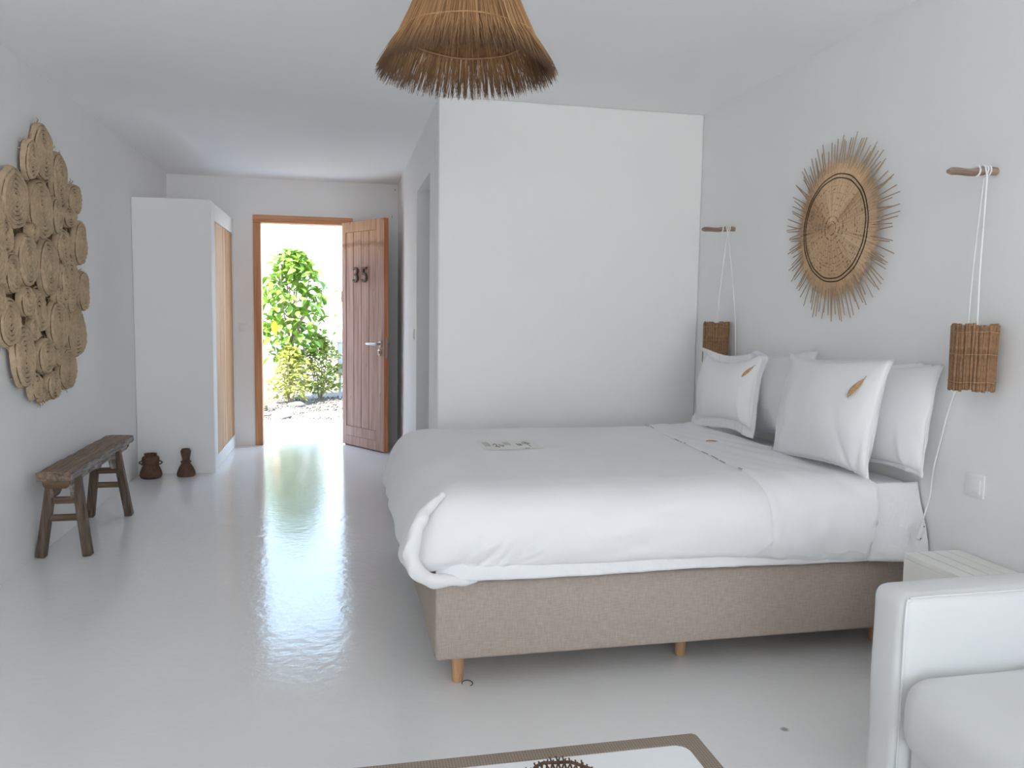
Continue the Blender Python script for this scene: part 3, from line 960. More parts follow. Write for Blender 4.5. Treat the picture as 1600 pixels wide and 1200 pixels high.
# ------------------------------------------------------------------ sunburst on the right wall
SY, SZ = 3.092, 1.630
sb = thing('sunburst', 'round woven straw sunburst with a spiky rim on the right wall', 'wall hanging', (XR, SY, SZ))
def hx(r):                     # distance from the wall by radius
    return -(0.012+0.026*max(0.0, 1-(r/0.36)**1.6))
b = MB()
nr, nth = 26, 96
for i in range(nr):
    r_ = 0.268*i/(nr-1)
    for k in range(nth):
        a = 2*PI*k/nth
        b.v.append((hx(r_)+0.0012*math.sin(k*PI)+0.001*math.sin(24*a+r_*40)*min(1, r_*20), r_*math.cos(a), r_*math.sin(a)))
for i in range(nr-1):
    for k in range(nth):
        b.f.append((i*nth+k, i*nth+(k+1) % nth, (i+1)*nth+(k+1) % nth, (i+1)*nth+k))
b.obj('woven_disc', 'straw', sb)
rr_ = random.Random(5)
b = MB()
for k in range(1700):
    a = rr_.uniform(0, 2*PI)
    r0 = rr_.choice((0.02, 0.03, 0.06, 0.1, 0.15, 0.2))
    r1 = rr_.gauss(0.284, 0.011)
    d = rr_.uniform(-0.03, 0.03)
    pts = [(hx(r0+(r1-r0)*q)-0.0012-rr_.uniform(0, 0.002), (r0+(r1-r0)*q)*math.cos(a+d*q), (r0+(r1-r0)*q)*math.sin(a+d*q)) for q in (0, 0.35, 0.7, 1)]
    b.tube(pts, [0.0014, 0.0015, 0.0015, 0.0008], 3, cap=False)
o = b.obj('straw_layer', 'straw_strand', sb, fix=False)
tone(o, 12, 4)
o['kind'] = 'stuff'
reed = MB().tube([(0, 0, 0), (0, 0.5, 0), (0, 1, 0)], [0.0026, 0.0024, 0.0020], 5).mesh('reed', 'straw_grey')
a = 0.0
k = 0
while a < 2*PI-0.01:
    r0, r1 = 0.245+0.03*rr_.random(), 0.345+0.060*rr_.random()
    p0 = Vector((hx(r0)-0.002, r0*math.cos(a), r0*math.sin(a)))
    a2 = a+rr_.uniform(-0.05, 0.05)
    p1 = Vector((-0.010-0.012*rr_.random(), r1*math.cos(a2), r1*math.sin(a2)))
    o = link('reed', reed, sb, p0)
    d = p1-p0
    o.rotation_mode = 'QUATERNION'
    o.rotation_quaternion = d.to_track_quat('Y', 'X')
    o.scale = (1, d.length, 1)
    a += rr_.choice((0.03, 0.035, 0.05, 0.065, 0.09))
    k += 1
def sring(name, r, tr, mat, dx=0.003):
    b = MB()
    n, m = 120, 6
    for i in range(n):
        t = 2*PI*i/n
        wob = 0.0012*math.sin(3*t+r*90)+0.0008*math.sin(13*t)
        for j in range(m):
            p = 2*PI*j/m
            q = r+wob+tr*math.cos(p)
            b.v.append((hx(r)-dx+tr*math.sin(p), q*math.cos(t), q*math.sin(t)))
    for i in range(n):
        for j in range(m):
            b.f.append((i*m+j, ((i+1) % n)*m+j, ((i+1) % n)*m+(j+1) % m, i*m+(j+1) % m))
    return b.obj(name, mat, sb)
for r_ in (0.211, 0.226):
    sring('dark_ring', r_, 0.0028, 'thread_brown')['label'] = 'dark brown bound ring'
b = MB()
for k in range(520):           # broken rings of dark stitches
    r_ = rr_.choice((0.028, 0.05, 0.075, 0.1, 0.125, 0.15, 0.165, 0.18, 0.195))+rr_.uniform(-0.003, 0.003)
    a = rr_.uniform(0, 2*PI)
    l = rr_.uniform(0.006, 0.012)/max(r_, 0.03)
    b.tube([(hx(r_)-0.0030, r_*math.cos(a+l*q), r_*math.sin(a+l*q)) for q in (-0.5, 0, 0.5)], 0.0009, 4)
o = b.obj('stitches', 'thread_brown', sb)
o['kind'] = 'stuff'

# ------------------------------------------------------------------ pegs and hanging twig lamps
def peg(label, y, z, length, droop, gap=None):
    t = thing('wall_peg', label, 'peg', (XR, y, z))
    n = 14
    pts, rad = [], []
    for i in range(n):
        q = i/(n-1)
        pts.append((-length*q, 0.002*math.sin(q*5), -droop*q+0.002*math.sin(q*9)))
        rad.append(0.0125*(1+0.08*math.sin(q*7))*(1 if q < 0.9 else (1-((q-0.9)/0.1)**2*0.55)))
    MB().tube(pts, rad, 12).obj('dowel', 'peg', t)
    return t
def twig_lamp(label, y, zt, peg_y, peg_z, tail):
    sx, R, Hh = XR-0.076, 0.062, 0.213
    t = thing('hanging_lamp', label, 'lamp', (sx, y, zt-Hh), group=None)
    n = 40
    tm = [MB().tube([(0, 0, 0), (0.0008*q, -0.001, Hh*0.5), (0, 0.0006*q, Hh)], [0.0052, 0.0049, 0.0052], 6).mesh('twig', 'twig') for q in (-1, 0, 1)]
    for k in range(n):
        a = 2*PI*k/n
        r_ = R+random.uniform(-0.0012, 0.0022)
        o = link('twig', tm[k % 3], t, (r_*math.cos(a), r_*math.sin(a), random.uniform(-0.006, 0.005)))
        o.rotation_euler = (random.uniform(-0.012, 0.012), random.uniform(-0.012, 0.012), random.uniform(0, 6))
    MB().lathe([(R-0.003, 0.004), (R-0.003, Hh-0.004)], 40, cap0=False).obj('lining', 'twig', t)
    for z in (0.028, Hh*0.55, Hh-0.024):
        MB().ring(R+0.0062, z, 0.0014, 48, 6, wob=0.0015).obj('binding', 'raffia_cord', t)
    MB().lathe([(0.017, Hh-0.07), (0.019, Hh-0.05), (0.019, Hh-0.01), (0.008, Hh+0.002)], 16, cap1=True).obj('bulb_socket', 'white_plastic', t)
    MB().tube([(-R, 0, Hh-0.004), (R, 0, Hh-0.004)], 0.0022, 6).obj('cross_wire', 'steel', t)
    # cord: up from the socket over the peg, wrapped, and down behind the shade
    L = lambda x, yy, z: (x-sx, yy-y, z-(zt-Hh))
    px = XR-0.043
    pts = [L(sx, y-0.008, zt-0.012), L(sx+0.006, y-0.008+(peg_y-y)*0.3, zt+0.16), L(px-0.006, peg_y-0.0165, peg_z-0.02)]
    for k in range(25):
        a = -PI/2+k/24*2*PI*2.5
        pts.append(L(px-0.012+0.026*k/24, peg_y+0.0165*math.sin(a), peg_z+0.0165*math.cos(a)))
    MB().tube(pts, 0.0030, 8).obj('cord', 'cord', t)
    MB().tube([L(XR-0.075+0.0165*0, peg_y+0.0165*math.sin(k/12*2*PI), peg_z-0.002+0.0165*math.cos(k/12*2*PI)) for k in range(13)], 0.0030, 8).obj('cord', 'cord', t)
    pts2 = [L(px+0.012, peg_y+0.016, peg_z-0.01)]+[L(*p) for p in tail]
    cr = Catmull(pts2, 10)
    MB().tube(cr, 0.0026, 8).obj('cord', 'cord', t)
    return t, L
def Catmull(P, n):
    P = [Vector(p) for p in P]
    Q = [P[0]*2-P[1]]+P+[P[-1]*2-P[-2]]
    out = []
    for i in range(1, len(Q)-2):
        for k in range(n):
            t = k/n
            a, b_, c, d = Q[i-1], Q[i], Q[i+1], Q[i+2]
            out.append(0.5*((2*b_)+(-a+c)*t+(2*a-5*b_+4*c-d)*t*t+(-a+3*b_-3*c+d)*t**3))
    out.append(P[-1])
    return out
peg('short driftwood peg on the right wall nearer the sofa', 2.266, 1.732, 0.185, 0.010)
peg('short driftwood peg on the right wall beside the partition', 4.040, 1.721, 0.190, 0.010)
lp, Lf = twig_lamp('brown twig hanging lamp nearer the sofa on a white cord', 2.228, 1.236, 2.266, 1.732,
          [(XR-0.055, 2.275, 1.45), (XR-0.075, 2.262, 1.22), (XR-0.018, 2.345, 1.06), (XR-0.012, 2.395, 0.935), (XR-0.012, 2.425, 0.815), (XR-0.016, 2.445, 0.715), (2.062, 2.442, 0.62), (2.035, 2.432, 0.55), (2.02, 2.425, 0.525)])
# inline switch at the end of that cord
sw = MB()
sw.box(-0.011, 0.011, -0.006, 0.006, -0.030, 0.030, 0.005, 3)
swo = sw.obj('inline_switch', 'white_plastic', lp)
swo.location = Lf(2.012, 2.416, 0.497)
swo.rotation_euler = (0, 0.35, 0.3)
for dz in (-0.022, 0.022):
    q = MB().lathe([(0.0022, 0), (0.0022, 0.0015)], 10, cap1=True)
    q.v = [(p[0], -0.0062-p[2], dz+p[1]) for p in q.v]
    q.obj('screw', 'black', swo)
MB().tube(Catmull([Lf(2.003, 2.412, 0.470), Lf(1.99, 2.408, 0.445), Lf(1.985, 2.40, 0.40), Lf(1.99, 2.39, 0.36), Lf(2.0, 2.40, 0.26)], 8), 0.0026, 8).obj('cord', 'cord', lp)
twig_lamp('brown twig hanging lamp beside the partition wall on a white cord', 4.062, 1.217, 4.040, 1.721,
          [(XR-0.02, 4.005, 1.45), (XR-0.012, 3.965, 1.2), (XR-0.012, 3.95, 0.95), (XR-0.012, 3.96, 0.75), (XR-0.012, 4.06, 0.40)])

# ------------------------------------------------------------------ bed
BX0, BX1, BY0, BY1 = 0.300, 2.075, 2.530, 4.020
bed = thing('bed', 'low double bed base covered in beige linen on tapered wooden legs', 'bed', (0, 0, 0))
MB().box(BX0, BX1, BY0, BY1, 0.104, 0.368, 0.012, 3).obj('base', 'linen', bed)
for x, y in ((0.385, 2.60), (1.222, 2.66), (2.03, 2.66), (0.385, 3.95), (1.222, 3.90), (2.0, 3.95)):
    b = MB()
    b.lathe([(0.0165, 0.0), (0.0185, 0.003), (0.025, 0.104)], 20, cap1=True)
    b.v = [(p[0]+x, p[1]+y, p[2]) for p in b.v]
    b.obj('leg', 'leg_wood', bed)
mt = thing('mattress', 'thick mattress in a white fitted sheet on the bed base', 'mattress', (0, 0, 0))
mb = MB().box(0.315, 2.075, 2.545, 4.005, 0.368, 0.648, 0.035, 5)
mb.obj('core', 'cotton', mt)

# sheet: the crumpled tail hanging below the duvet, and the exposed corner running to the wall at the head
def sheet(name, x0, x1, ztop, nx, nz, headw):
    xs, us = np.linspace(x0, x1, nx), np.linspace(0, 1, nz)
    X, U = np.meshgrid(xs, us, indexing='ij')
    head = np.clip((X-1.74)/0.34, 0, 1)*headw
    low = 0.384-0.006*np.clip((X-1.0)/0.5, 0, 1)+0.004*wnoise(X, X*0, X*0, 9, 21)
    Z = ztop*(1-U)+low*U
    Y = 2.541-(0.010+0.034*np.sin(U*PI/2)**1.5)*np.clip((X-x0)*14, 0.25, 1)-0.055*head**2*U
    Y = Y-0.006*head*np.sin((X-1.7)*34+Z*28)*U-0.003*wnoise(X, Y*0, Z, 30, 22)*U-0.003*wnoise(X, Y*0, Z*2.2, 60, 23)*U
    v = np.stack([X, Y, Z], -1).reshape(-1, 3)
    f = [(i*nz+j, (i+1)*nz+j, (i+1)*nz+j+1, i*nz+j+1) for i in range(nx-1) for j in range(nz-1)]
    o = MB().add(v, f).obj(name, 'cotton_fold', mt, angle=180)
    m = o.modifiers.new('solid', 'SOLIDIFY')
    m.thickness = 0.004
    return o
sheet('sheet_tail', 0.30, 1.86, 0.47, 150, 12, 0.0)
sheet('sheet_corner', 1.80, 2.080, 0.652, 60, 26, 1.0)

# ---- duvet as loops of a rounded rectangle from hem to centre
def rrect(x0, x1, y0, y1, radii, N):
    """N points (same count per side) + outward normals; radii = near-left, near-right, far-right, far-left"""
    pts, nr = [], []
    cs = [(x0, y0, radii[0], PI), (x1, y0, radii[1], 1.5*PI), (x1, y1, radii[2], 0), (x0, y1, radii[3], 0.5*PI)]
    sx = [(1, 1), (-1, 1), (-1, -1), (1, -1)]
    na = 14
    arcs = []
    for (cx, cy, r, a0), (dx, dy) in zip(cs, sx):
        arcs.append([((cx+dx*r+r*math.cos(a0+PI/2*k/(na-1)), cy+dy*r+r*math.sin(a0+PI/2*k/(na-1))),
                      (math.cos(a0+PI/2*k/(na-1)), math.sin(a0+PI/2*k/(na-1)))) for k in range(na)])
    for i in range(4):
        pts += [q[0] for q in arcs[i]]
        nr += [q[1] for q in arcs[i]]
        a, b_ = arcs[i][-1][0], arcs[(i+1) % 4][0][0]
        n_ = (math.cos(cs[i][3]+PI/2), math.sin(cs[i][3]+PI/2))
        cnt = N[i]
        for k in range(1, cnt):
            q = k/cnt
            pts.append((a[0]*(1-q)+b_[0]*q, a[1]*(1-q)+b_[1]*q))
            nr.append(n_)
    return np.array(pts), np.array(nr)
DXH = 1.885
NEAR = [(0.045, 0.415), (0.026, 0.422), (0.012, 0.440), (0.003, 0.470), (0.0, 0.505), (0.003, 0.540), (0.012, 0.575), (0.028, 0.607), (0.052, 0.632), (0.085, 0.651), (0.125, 0.664), (0.18, 0.672)]
FOOT = [(0.012, 0.392), (0.004, 0.398), (0.0, 0.415), (0.005, 0.450), (0.012, 0.485), (0.022, 0.520), (0.036, 0.556), (0.054, 0.590), (0.076, 0.620), (0.102, 0.644), (0.135, 0.661), (0.18, 0.672)]
HEAD = [(0.004, 0.652), (0.002, 0.653), (0.0, 0.655), (0.0, 0.657), (0.001, 0.660), (0.003, 0.663), (0.007, 0.666), (0.013, 0.669), (0.03, 0.671), (0.06, 0.672), (0.11, 0.672), (0.18, 0.672)]
def smooth_prof(p, n):
    P = Catmull([(a, b_, 0) for a, b_ in p], n)
    return [(q.x, q.y) for q in P]
PN, PF, PH = (smooth_prof(p, 4) for p in (NEAR, FOOT, HEAD))
rcz = random.Random(12)
CREASES = []
for _ in range(26):                       # fan of pulls above the tucked hem near the head
    CREASES.append((rcz.uniform(1.36, 1.86), rcz.uniform(0.39, 0.50), rcz.uniform(0.7, 1.25), rcz.uniform(0.03, 0.06), rcz.choice((-1, 1))*rcz.uniform(0.003, 0.0065), rcz.uniform(0.006, 0.011)))
for _ in range(14):                       # puckers near the foot corner
    CREASES.append((rcz.uniform(0.36, 0.66), rcz.uniform(0.43, 0.52), rcz.uniform(0.2, 1.1), rcz.uniform(0.02, 0.06), rcz.choice((-1, 1))*rcz.uniform(0.003, 0.007), rcz.uniform(0.006, 0.012)))
for _ in range(12):                       # long soft ripples along the face
    CREASES.append((rcz.uniform(0.5, 1.6), rcz.uniform(0.45, 0.62), rcz.uniform(-0.25, 0.25), rcz.uniform(0.1, 0.25), rcz.choice((-1, 1))*rcz.uniform(0.002, 0.004), rcz.uniform(0.012, 0.022)))
def duvet():
    N = (260, 90, 110, 100)
    v = []
    K = len(PN)
    loops = []
    insets = list(np.linspace(0.18, 0.76, 26))[1:]
    for k in range(K+len(insets)):
        if k < K:
            d = (PN[k][0]+PF[k][0])/2
        else:
            d = insets[k-K]
        r = [max(0.15-d*0.7, 0.03), 0.03, 0.03, max(0.15-d*0.7, 0.03)]
        # near side slants a little: the foot end of the near edge lies deeper
        pts, nr = rrect(0.205+d, DXH-d, 2.465+d, 4.085-d, r, N)
        wn = np.clip(-nr[:, 1], 0, 1)**2
        wr = np.clip(nr[:, 1], 0, 1)**2
        wf = np.clip(-nr[:, 0], 0, 1)**2
        wh = np.clip(nr[:, 0], 0, 1)**2
        if k < K:
            side = np.clip((pts[:, 0]-1.30)/0.5, 0, 1)
            nz = np.where(True, PN[k][1]-(0.042*side*np.clip((0.6-PN[k][1])/0.18, 0, 1)), 0)
            ins = wn*PN[k][0]+wr*PF[k][0]+wf*PF[k][0]+wh*PH[k][0]
            z = wn*nz+wr*PF[k][1]+wf*PF[k][1]+wh*PH[k][1]
            pts = pts-nr*(ins-d)[:, None]
        else:
            z = np.full(len(pts), 0.672)
        pts = pts+np.stack([0*z, 0.022*np.clip((1.2-pts[:, 0])/1.0, 0, 1)*wn], -1)
        P3 = np.column_stack([pts, z])
        n3 = np.column_stack([nr, np.zeros(len(nr))])
        if k < K:
            q = k/(K-1)
            n3 = np.column_stack([nr*math.cos(q*PI/2), np.full(len(nr), math.sin(q*PI/2))])
            amp = 0.0075*wn+0.006*wf+0.006*wr+0.001*wh
            amp = amp*(1-0.65*q)
        else:
            n3[:, :2] = 0
            n3[:, 2] = 1
            amp = np.full(len(nr), 0.0030)
        X, Y, Z = P3.T
        disp = amp*wnoise(X, Y, Z, 9, 31)+amp*0.45*wnoise(X*1.0, Y, Z*2, 26, 32)
        if k < K:
            # soft vertical folds on the foot overhang, pulls near the hem on the near side
            disp += 0.007*wf*(1-q)*np.sin(Y*21+1.5*np.sin(Y*5))
            disp += 0.006*wn*(1-q)**1.5*np.sin(X*46+Z*40+2*np.sin(X*7))*np.clip((X-1.2)/0.3, 0.12, 1)
            disp += 0.004*wn*(1-q)*np.sin(X*24-Z*55+3*np.sin(X*5+1))*np.clip((X-1.5)/0.3, 0.0, 1)
            disp += 0.0035*wn*np.sin(X*9+Z*16+2*np.sin(X*4))
            for (cx_, cz_, an_, ln_, am_, wd_) in CREASES:
                al_ = (X-cx_)*math.cos(an_)+(Z-cz_)*math.sin(an_)
                ac_ = -(X-cx_)*math.sin(an_)+(Z-cz_)*math.cos(an_)+6*al_*al_*am_*20
                disp += wn*am_*np.exp(-(ac_/wd_)**2)*np.exp(-(al_/ln_)**2)
            disp += -0.014*wn*np.exp(-((X-0.47-0.9*(Z-0.46))/0.012)**2)*np.exp(-((Z-0.47)/0.045)**2)
            disp += -0.010*wn*np.exp(-((X-0.515-0.6*(Z-0.45))/0.010)**2)*np.exp(-((Z-0.45)/0.04)**2)
            disp += -0.010*wn*np.exp(-((Z-0.432-0.10*(X-0.33))/0.010)**2)*np.exp(-((X-0.36)/0.10)**2)
        else:
            disp += 0.0015*np.sin(X*3+1)*np.sin(Y*4)
        P3 = P3+n3*disp[:, None]
        loops.append(P3)
    n = len(loops[0])
    v = np.concatenate(loops)
    f = []
    for k in range(len(loops)-1):
        for i in range(n):
            j = (i+1) % n
            f.append((k*n+i, k*n+j, (k+1)*n+j, (k+1)*n+i))
    f.append(tuple((len(loops)-1)*n+i for i in range(n)))
    return MB().add(v, f)
dv = thing('duvet', 'puffy white duvet spread over the bed', 'duvet', (0, 0, 0))
dvm = duvet()
dvo = dvm.obj('cover', 'cotton', dv, angle=180)

# rolled edge of the foot panel wrapping the near corner
roll = Catmull([(0.325, 2.560, 0.655), (0.268, 2.520, 0.615), (0.232, 2.490, 0.555), (0.218, 2.482, 0.490), (0.232, 2.480, 0.432), (0.285, 2.490, 0.395), (0.350, 2.502, 0.384), (0.430, 2.512, 0.380)], 10)
nR = len(roll)
b = MB()
rad = [0.026*math.sin(PI*(0.10+0.80*i/(nR-1)))**0.8*(1+0.05*math.sin(i*0.5)+0.03*math.sin(i*0.9)) for i in range(nR)]
b.tube(roll, rad, 14)
b.v = [tuple(np.array(p)+0.0025*np.array([math.sin(p[2]*60+p[1]*160), math.cos(p[2]*50+p[1]*120), math.sin(p[0]*60)])) for p in b.v]
b.obj('rolled_edge', 'cotton_fold', dv)

# turned-down hem: a second layer lying on the head third of the duvet
def turndown():
    bv = BVHTree.FromPolygons([Vector(p) for p in dvm.v], dvm.f)
    nx, ns = 30, 96
    rows = []
    for i in range(nx):
        row = []
        for j in range(ns):
            s = j/(ns-1)
            xl = 1.458+0.115*np.clip((s-0.18)/0.82, 0, 1)
            x = xl+(DXH-0.012-xl)*i/(nx-1)
            if s < 0.18:                       # up the near side
                q = s/0.18
                ang = -0.72+q*(PI/2+0.72)
                o = Vector((x, 2.62, 0.55))
                d = Vector((0, -math.cos(ang), math.sin(ang)))
                h = bv.ray_cast(o+d*0.6, -d)[0]
            else:
                q = (s-0.18)/0.82
                y = 2.62+(4.02-2.62)*q
                h = bv.ray_cast(Vector((x, y, 1.2)), Vector((0, 0, -1)))[0]
                d = Vector((0, 0, 1))
            if h is None:
                h = Vector((x, 2.47, 0.45))
            t = 0.0065 if i > 0 else 0.001
            t += 0.0015*math.sin(x*60+s*30)
            row.append(h+d*t)
        rows.append(row)
    v = [p for r in rows for p in r]
    f = [(i*ns+j, (i+1)*ns+j, (i+1)*ns+j+1, i*ns+j+1) for i in range(nx-1) for j in range(ns-1)]
    return MB().add(v, f), rows
tdm, tdrows = turndown()
tdm.obj('turned_down_hem', 'cotton', dv, angle=180)
st = MB()
r0 = tdrows[1]
rs = random.Random(3)
j = 22
while j < 94:
    L_ = rs.choice((1, 2, 3, 4))
    if rs.random() < 0.6:
        st.tube([r0[j]+Vector((-0.010, 0, -0.002)), r0[min(j+L_, 95)]+Vector((-0.010, 0, -0.002))], 0.0013, 5)
    j += L_+rs.choice((1, 1, 2))
o = st.obj('hem_stitches', 'stitch', dv)
o['kind'] = 'stuff'

# embroidered patch on the duvet
def on_duvet(x, y, dz=0.0):
    bv = on_duvet.bv
    h = bv.ray_cast(Vector((x, y, 1.2)), Vector((0, 0, -1)))[0]
    return h+Vector((0, 0, dz))
on_duvet.bv = BVHTree.FromPolygons([Vector(p) for p in dvm.v], dvm.f)
def patch():
    x0, x1, y0, y1 = 0.595, 0.850, 3.290, 3.530
    n = 14
    v = [on_duvet(x0+(x1-x0)*i/n, y0+(y1-y0)*j/n, 0.0018) for i in range(n+1) for j in range(n+1)]
    f = [(i*(n+1)+j, (i+1)*(n+1)+j, (i+1)*(n+1)+j+1, i*(n+1)+j+1) for i in range(n) for j in range(n)]
    return MB().add(v, f).obj('embroidered_patch', 'patch', dv, angle=180)
pa = patch()
def mark(strokes, wdt=0.0035):
    wdt *= 0.75
    b = MB()
    for s in strokes:
        b.tube([on_duvet(x, y, 0.003) for x, y in s], wdt/2, 5)
    return b.obj('stitched_mark', 'stitch', pa)
YM = 3.365
for k in range(4):
    mark([[(0.612+k*0.0075, YM), (0.612+k*0.0075, YM+0.10)]], 0.0022)
mark([[(0.648, YM+0.02), (0.655, YM+0.05), (0.664, YM+0.05), (0.664, YM+0.01), (0.655, YM), (0.672, YM-0.02)], [(0.676, YM+0.03), (0.690, YM-0.01), (0.694, YM+0.02)]], 0.0055)
for k in range(4):
    mark([[(0.704+k*0.0075, YM+0.02), (0.704+k*0.0075, YM+0.10)]], 0.0022)
mark([[(0.757, YM+0.05), (0.762, YM+0.02), (0.767, YM+0.045), (0.772, YM+0.02), (0.777, YM+0.05)], [(0.757, YM+0.012), (0.777, YM+0.012)]], 0.004)
mark([[(0.802+0.016*math.cos(PI*k/8), YM+0.045+0.05*math.sin(PI*k/8)) for k in range(9)], [(0.802, YM+0.09), (0.806, YM-0.03)], [(0.788, YM+0.048), (0.817, YM+0.048)]], 0.0035)
o = mark([[(0.772, YM-0.065), (0.792, YM-0.065)]], 0.004)

# ------------------------------------------------------------------ pillows (pressure-inflated cloth, relaxed with numpy)
def inflate(W, H, nx, ny, flange, seed, iters=140, press=0.0022):
    r = np.random.default_rng(seed)
    gx, gy = np.linspace(-W/2, W/2, nx), np.linspace(-H/2, H/2, ny)
    X, Y = np.meshgrid(gx, gy, indexing='ij')
    fl = (np.abs(X) > W/2-flange) | (np.abs(Y) > H/2-flange)
    P = np.zeros((2, nx, ny, 3))
    for s in (0, 1):
        P[s, :, :, 0] = X
        P[s, :, :, 1] = Y
        P[s, :, :, 2] = (0.012 if s == 0 else -0.012)*(~fl)+0.002*r.normal(size=X.shape)
    V = np.zeros_like(P)
    dx, dy = gx[1]-gx[0], gy[1]-gy[0]
    S = slice
    dd = math.hypot(dx, dy)
    sets = []
    for q in (0, 1):
        sets += [((S(None), S(q, nx-1, 2)), (S(None), S(q+1, nx, 2)), dx, 0.10)]
        sets += [((S(None), S(None), S(q, ny-1, 2)), (S(None), S(None), S(q+1, ny, 2)), dy, 0.10)]
        sets += [((S(None), S(q, nx-1, 2), S(0, -1)), (S(None), S(q+1, nx, 2), S(1, None)), dd, 0.04)]
        sets += [((S(None), S(q, nx-1, 2), S(1, None)), (S(None), S(q+1, nx, 2), S(0, -1)), dd, 0.04)]
    for it in range(iters):
        old = P.copy()
        N = np.cross(np.gradient(P, axis=1), np.gradient(P, axis=2))
        N /= np.linalg.norm(N, axis=-1, keepdims=True)+1e-9
        N[1] *= -1
        F = press*N
        F[:, fl] = 0
        P = P+V+F
        for q in range(6):
            for a, b_, L, c in sets:
                d = P[b_]-P[a]
                l = np.linalg.norm(d, axis=-1, keepdims=True)+1e-9
                e = l-L
                cor = d/l*e*np.where(e > 0, 0.5, c*0.5)
                P[a] += cor
                P[b_] -= cor
            P[:, fl] = P.mean(0)[fl]
        if it % 5 == 0:
            Lp = np.zeros_like(P)
            Lp[:, 1:-1, 1:-1] = (P[:, 2:, 1:-1]+P[:, :-2, 1:-1]+P[:, 1:-1, 2:]+P[:, 1:-1, :-2])/4-P[:, 1:-1, 1:-1]
            P += 0.15*Lp
        V = (P-old)*0.8
    return P, fl
PIL = {}
def pillow(label, W, H, T, xb, xt, yc, yaw, seed, flange=0.04, ears=(), sag=0.0, zb=0.674, leanlocal=None, bulge=0.0):
    nx, ny = 66, 50
    key = (W, H, seed)
    P, fl = inflate(W, H, nx, ny, flange, seed)
    t = np.abs(P[..., 2]).max()
    P = P.copy()
    P[..., 2] *= (T/2)/t
    P[0][fl] += np.array([0, 0, 0.0015])
    P[1][fl] -= np.array([0, 0, 0.0015])
    # ears: bend the top flange forward near given corners
    U = P[..., 0]
    Vv = P[..., 1]
    top = Vv.max()
    for side, width, amount in ears:
        wgt = np.clip(1-np.abs(U-side*W/2*0.93)/width, 0, 1)
        h = np.clip((Vv-(top-flange*1.3))/(flange*1.3), 0, 1)
        P[..., 2] += amount*wgt*h**1.5
        P[..., 1] -= amount*0.35*wgt*h**2
    # sag of the middle of the top edge
    P[..., 1] -= sag*np.clip(1-(U/(W/2))**2, 0, 1)*np.clip((Vv+H/2)/H, 0, 1)**2
    P[..., 2] += bulge*np.clip(1-(U/(W/2))**2, 0, 1)*np.clip(-Vv/(H/2), 0, 1)
    lo = Vv.min()
    Hc = Vv.max()-lo
    hgt = (P[..., 1]-lo)
    lean = math.asin(max(-0.9, min(0.9, (xt-xb)/Hc)))
    x = xb+hgt*math.sin(lean)-P[..., 2]*math.cos(lean)
    z = zb+hgt*math.cos(lean)+P[..., 2]*math.sin(lean)
    y = -P[..., 0]
    # wrinkle detail
    x = x+0.005*wnoise(x, y, z, 13, seed+50)+0.0022*wnoise(x, y, z, 40, seed+51)
    rc = np.random.default_rng(seed+5)
    for _ in range(16):                    # soft creases fanning out from corners and edges
        cy_, cz_ = rc.choice([-1, 1])*W/2*rc.uniform(0.6, 1), lo+Hc*rc.choice([0.0, 1.0])
        an = math.atan2(0.5*(Hc)+zb-(zb+hgt.mean())*0-cz_, -cy_)+rc.uniform(-0.5, 0.5)
        dx_, dz_ = y-cy_, (hgt+lo)-cz_
        al = dx_*math.cos(an)+dz_*math.sin(an)
        ac = -dx_*math.sin(an)+dz_*math.cos(an)
        ac = ac-0.25*al*al*rc.uniform(-1, 1)
        x = x+0.010*rc.choice([-1, 1])*np.exp(-(ac/0.010)**2)*np.clip(al/0.05, 0, 1)*np.exp(-(al/0.17)**2)
    ca, sa = math.cos(yaw), math.sin(yaw)
    xx = xb+(x-xb)*ca-y*sa
    yy = yc+(x-xb)*sa+y*ca
    z = np.maximum(z, 0.675+0*z)
    xx = np.minimum(xx, XR-0.006)
    v = np.stack([xx, yy, z], -1)
    f = []
    n = nx*ny
    I = lambda s, i, j: s*n+i*ny+j
    for i in range(nx-1):
        for j in range(ny-1):
            f.append((I(0, i, j), I(0, i+1, j), I(0, i+1, j+1), I(0, i, j+1)))
            f.append((I(1, i, j), I(1, i, j+1), I(1, i+1, j+1), I(1, i+1, j)))
    for i in range(nx-1):
        for j in (0, ny-1):
            f.append((I(0, i, j), I(0, i+1, j), I(1, i+1, j), I(1, i, j)))
    for j in range(ny-1):
        for i in (0, nx-1):
            f.append((I(0, i, j), I(0, i, j+1), I(1, i, j+1), I(1, i, j)))
    mb_ = MB().add(v.reshape(-1, 3), f)
    o = mb_.obj('pillow', 'cotton', None, angle=180)
    tag(o, label, 'pillow', None)
    return o
p_nb = pillow('white pillow leaning on the wall behind the near front pillow', 0.66, 0.39, 0.13, 1.975, 2.045, 2.685, 0.0, 11, 0.016)
p_fb = pillow('white pillow leaning on the wall half hidden between the two front pillows', 0.70, 0.395, 0.13, 1.985, 2.04, 3.44, 0.0, 12, 0.016, sag=0.02)
p_nf = pillow('plump white front pillow nearest the sofa with a brown leaf', 0.76, 0.405, 0.16, 1.810, 1.885, 2.775, -0.02, 13, 0.016, sag=0.005)
p_ff = pillow('plump white front pillow nearest the partition with folded top corners', 0.69, 0.455, 0.18, 1.850, 1.920, 3.655, 0.05, 14, 0.05,
              ears=((-1, 0.20, 0.085), (1, 0.16, 0.095)), sag=0.055)

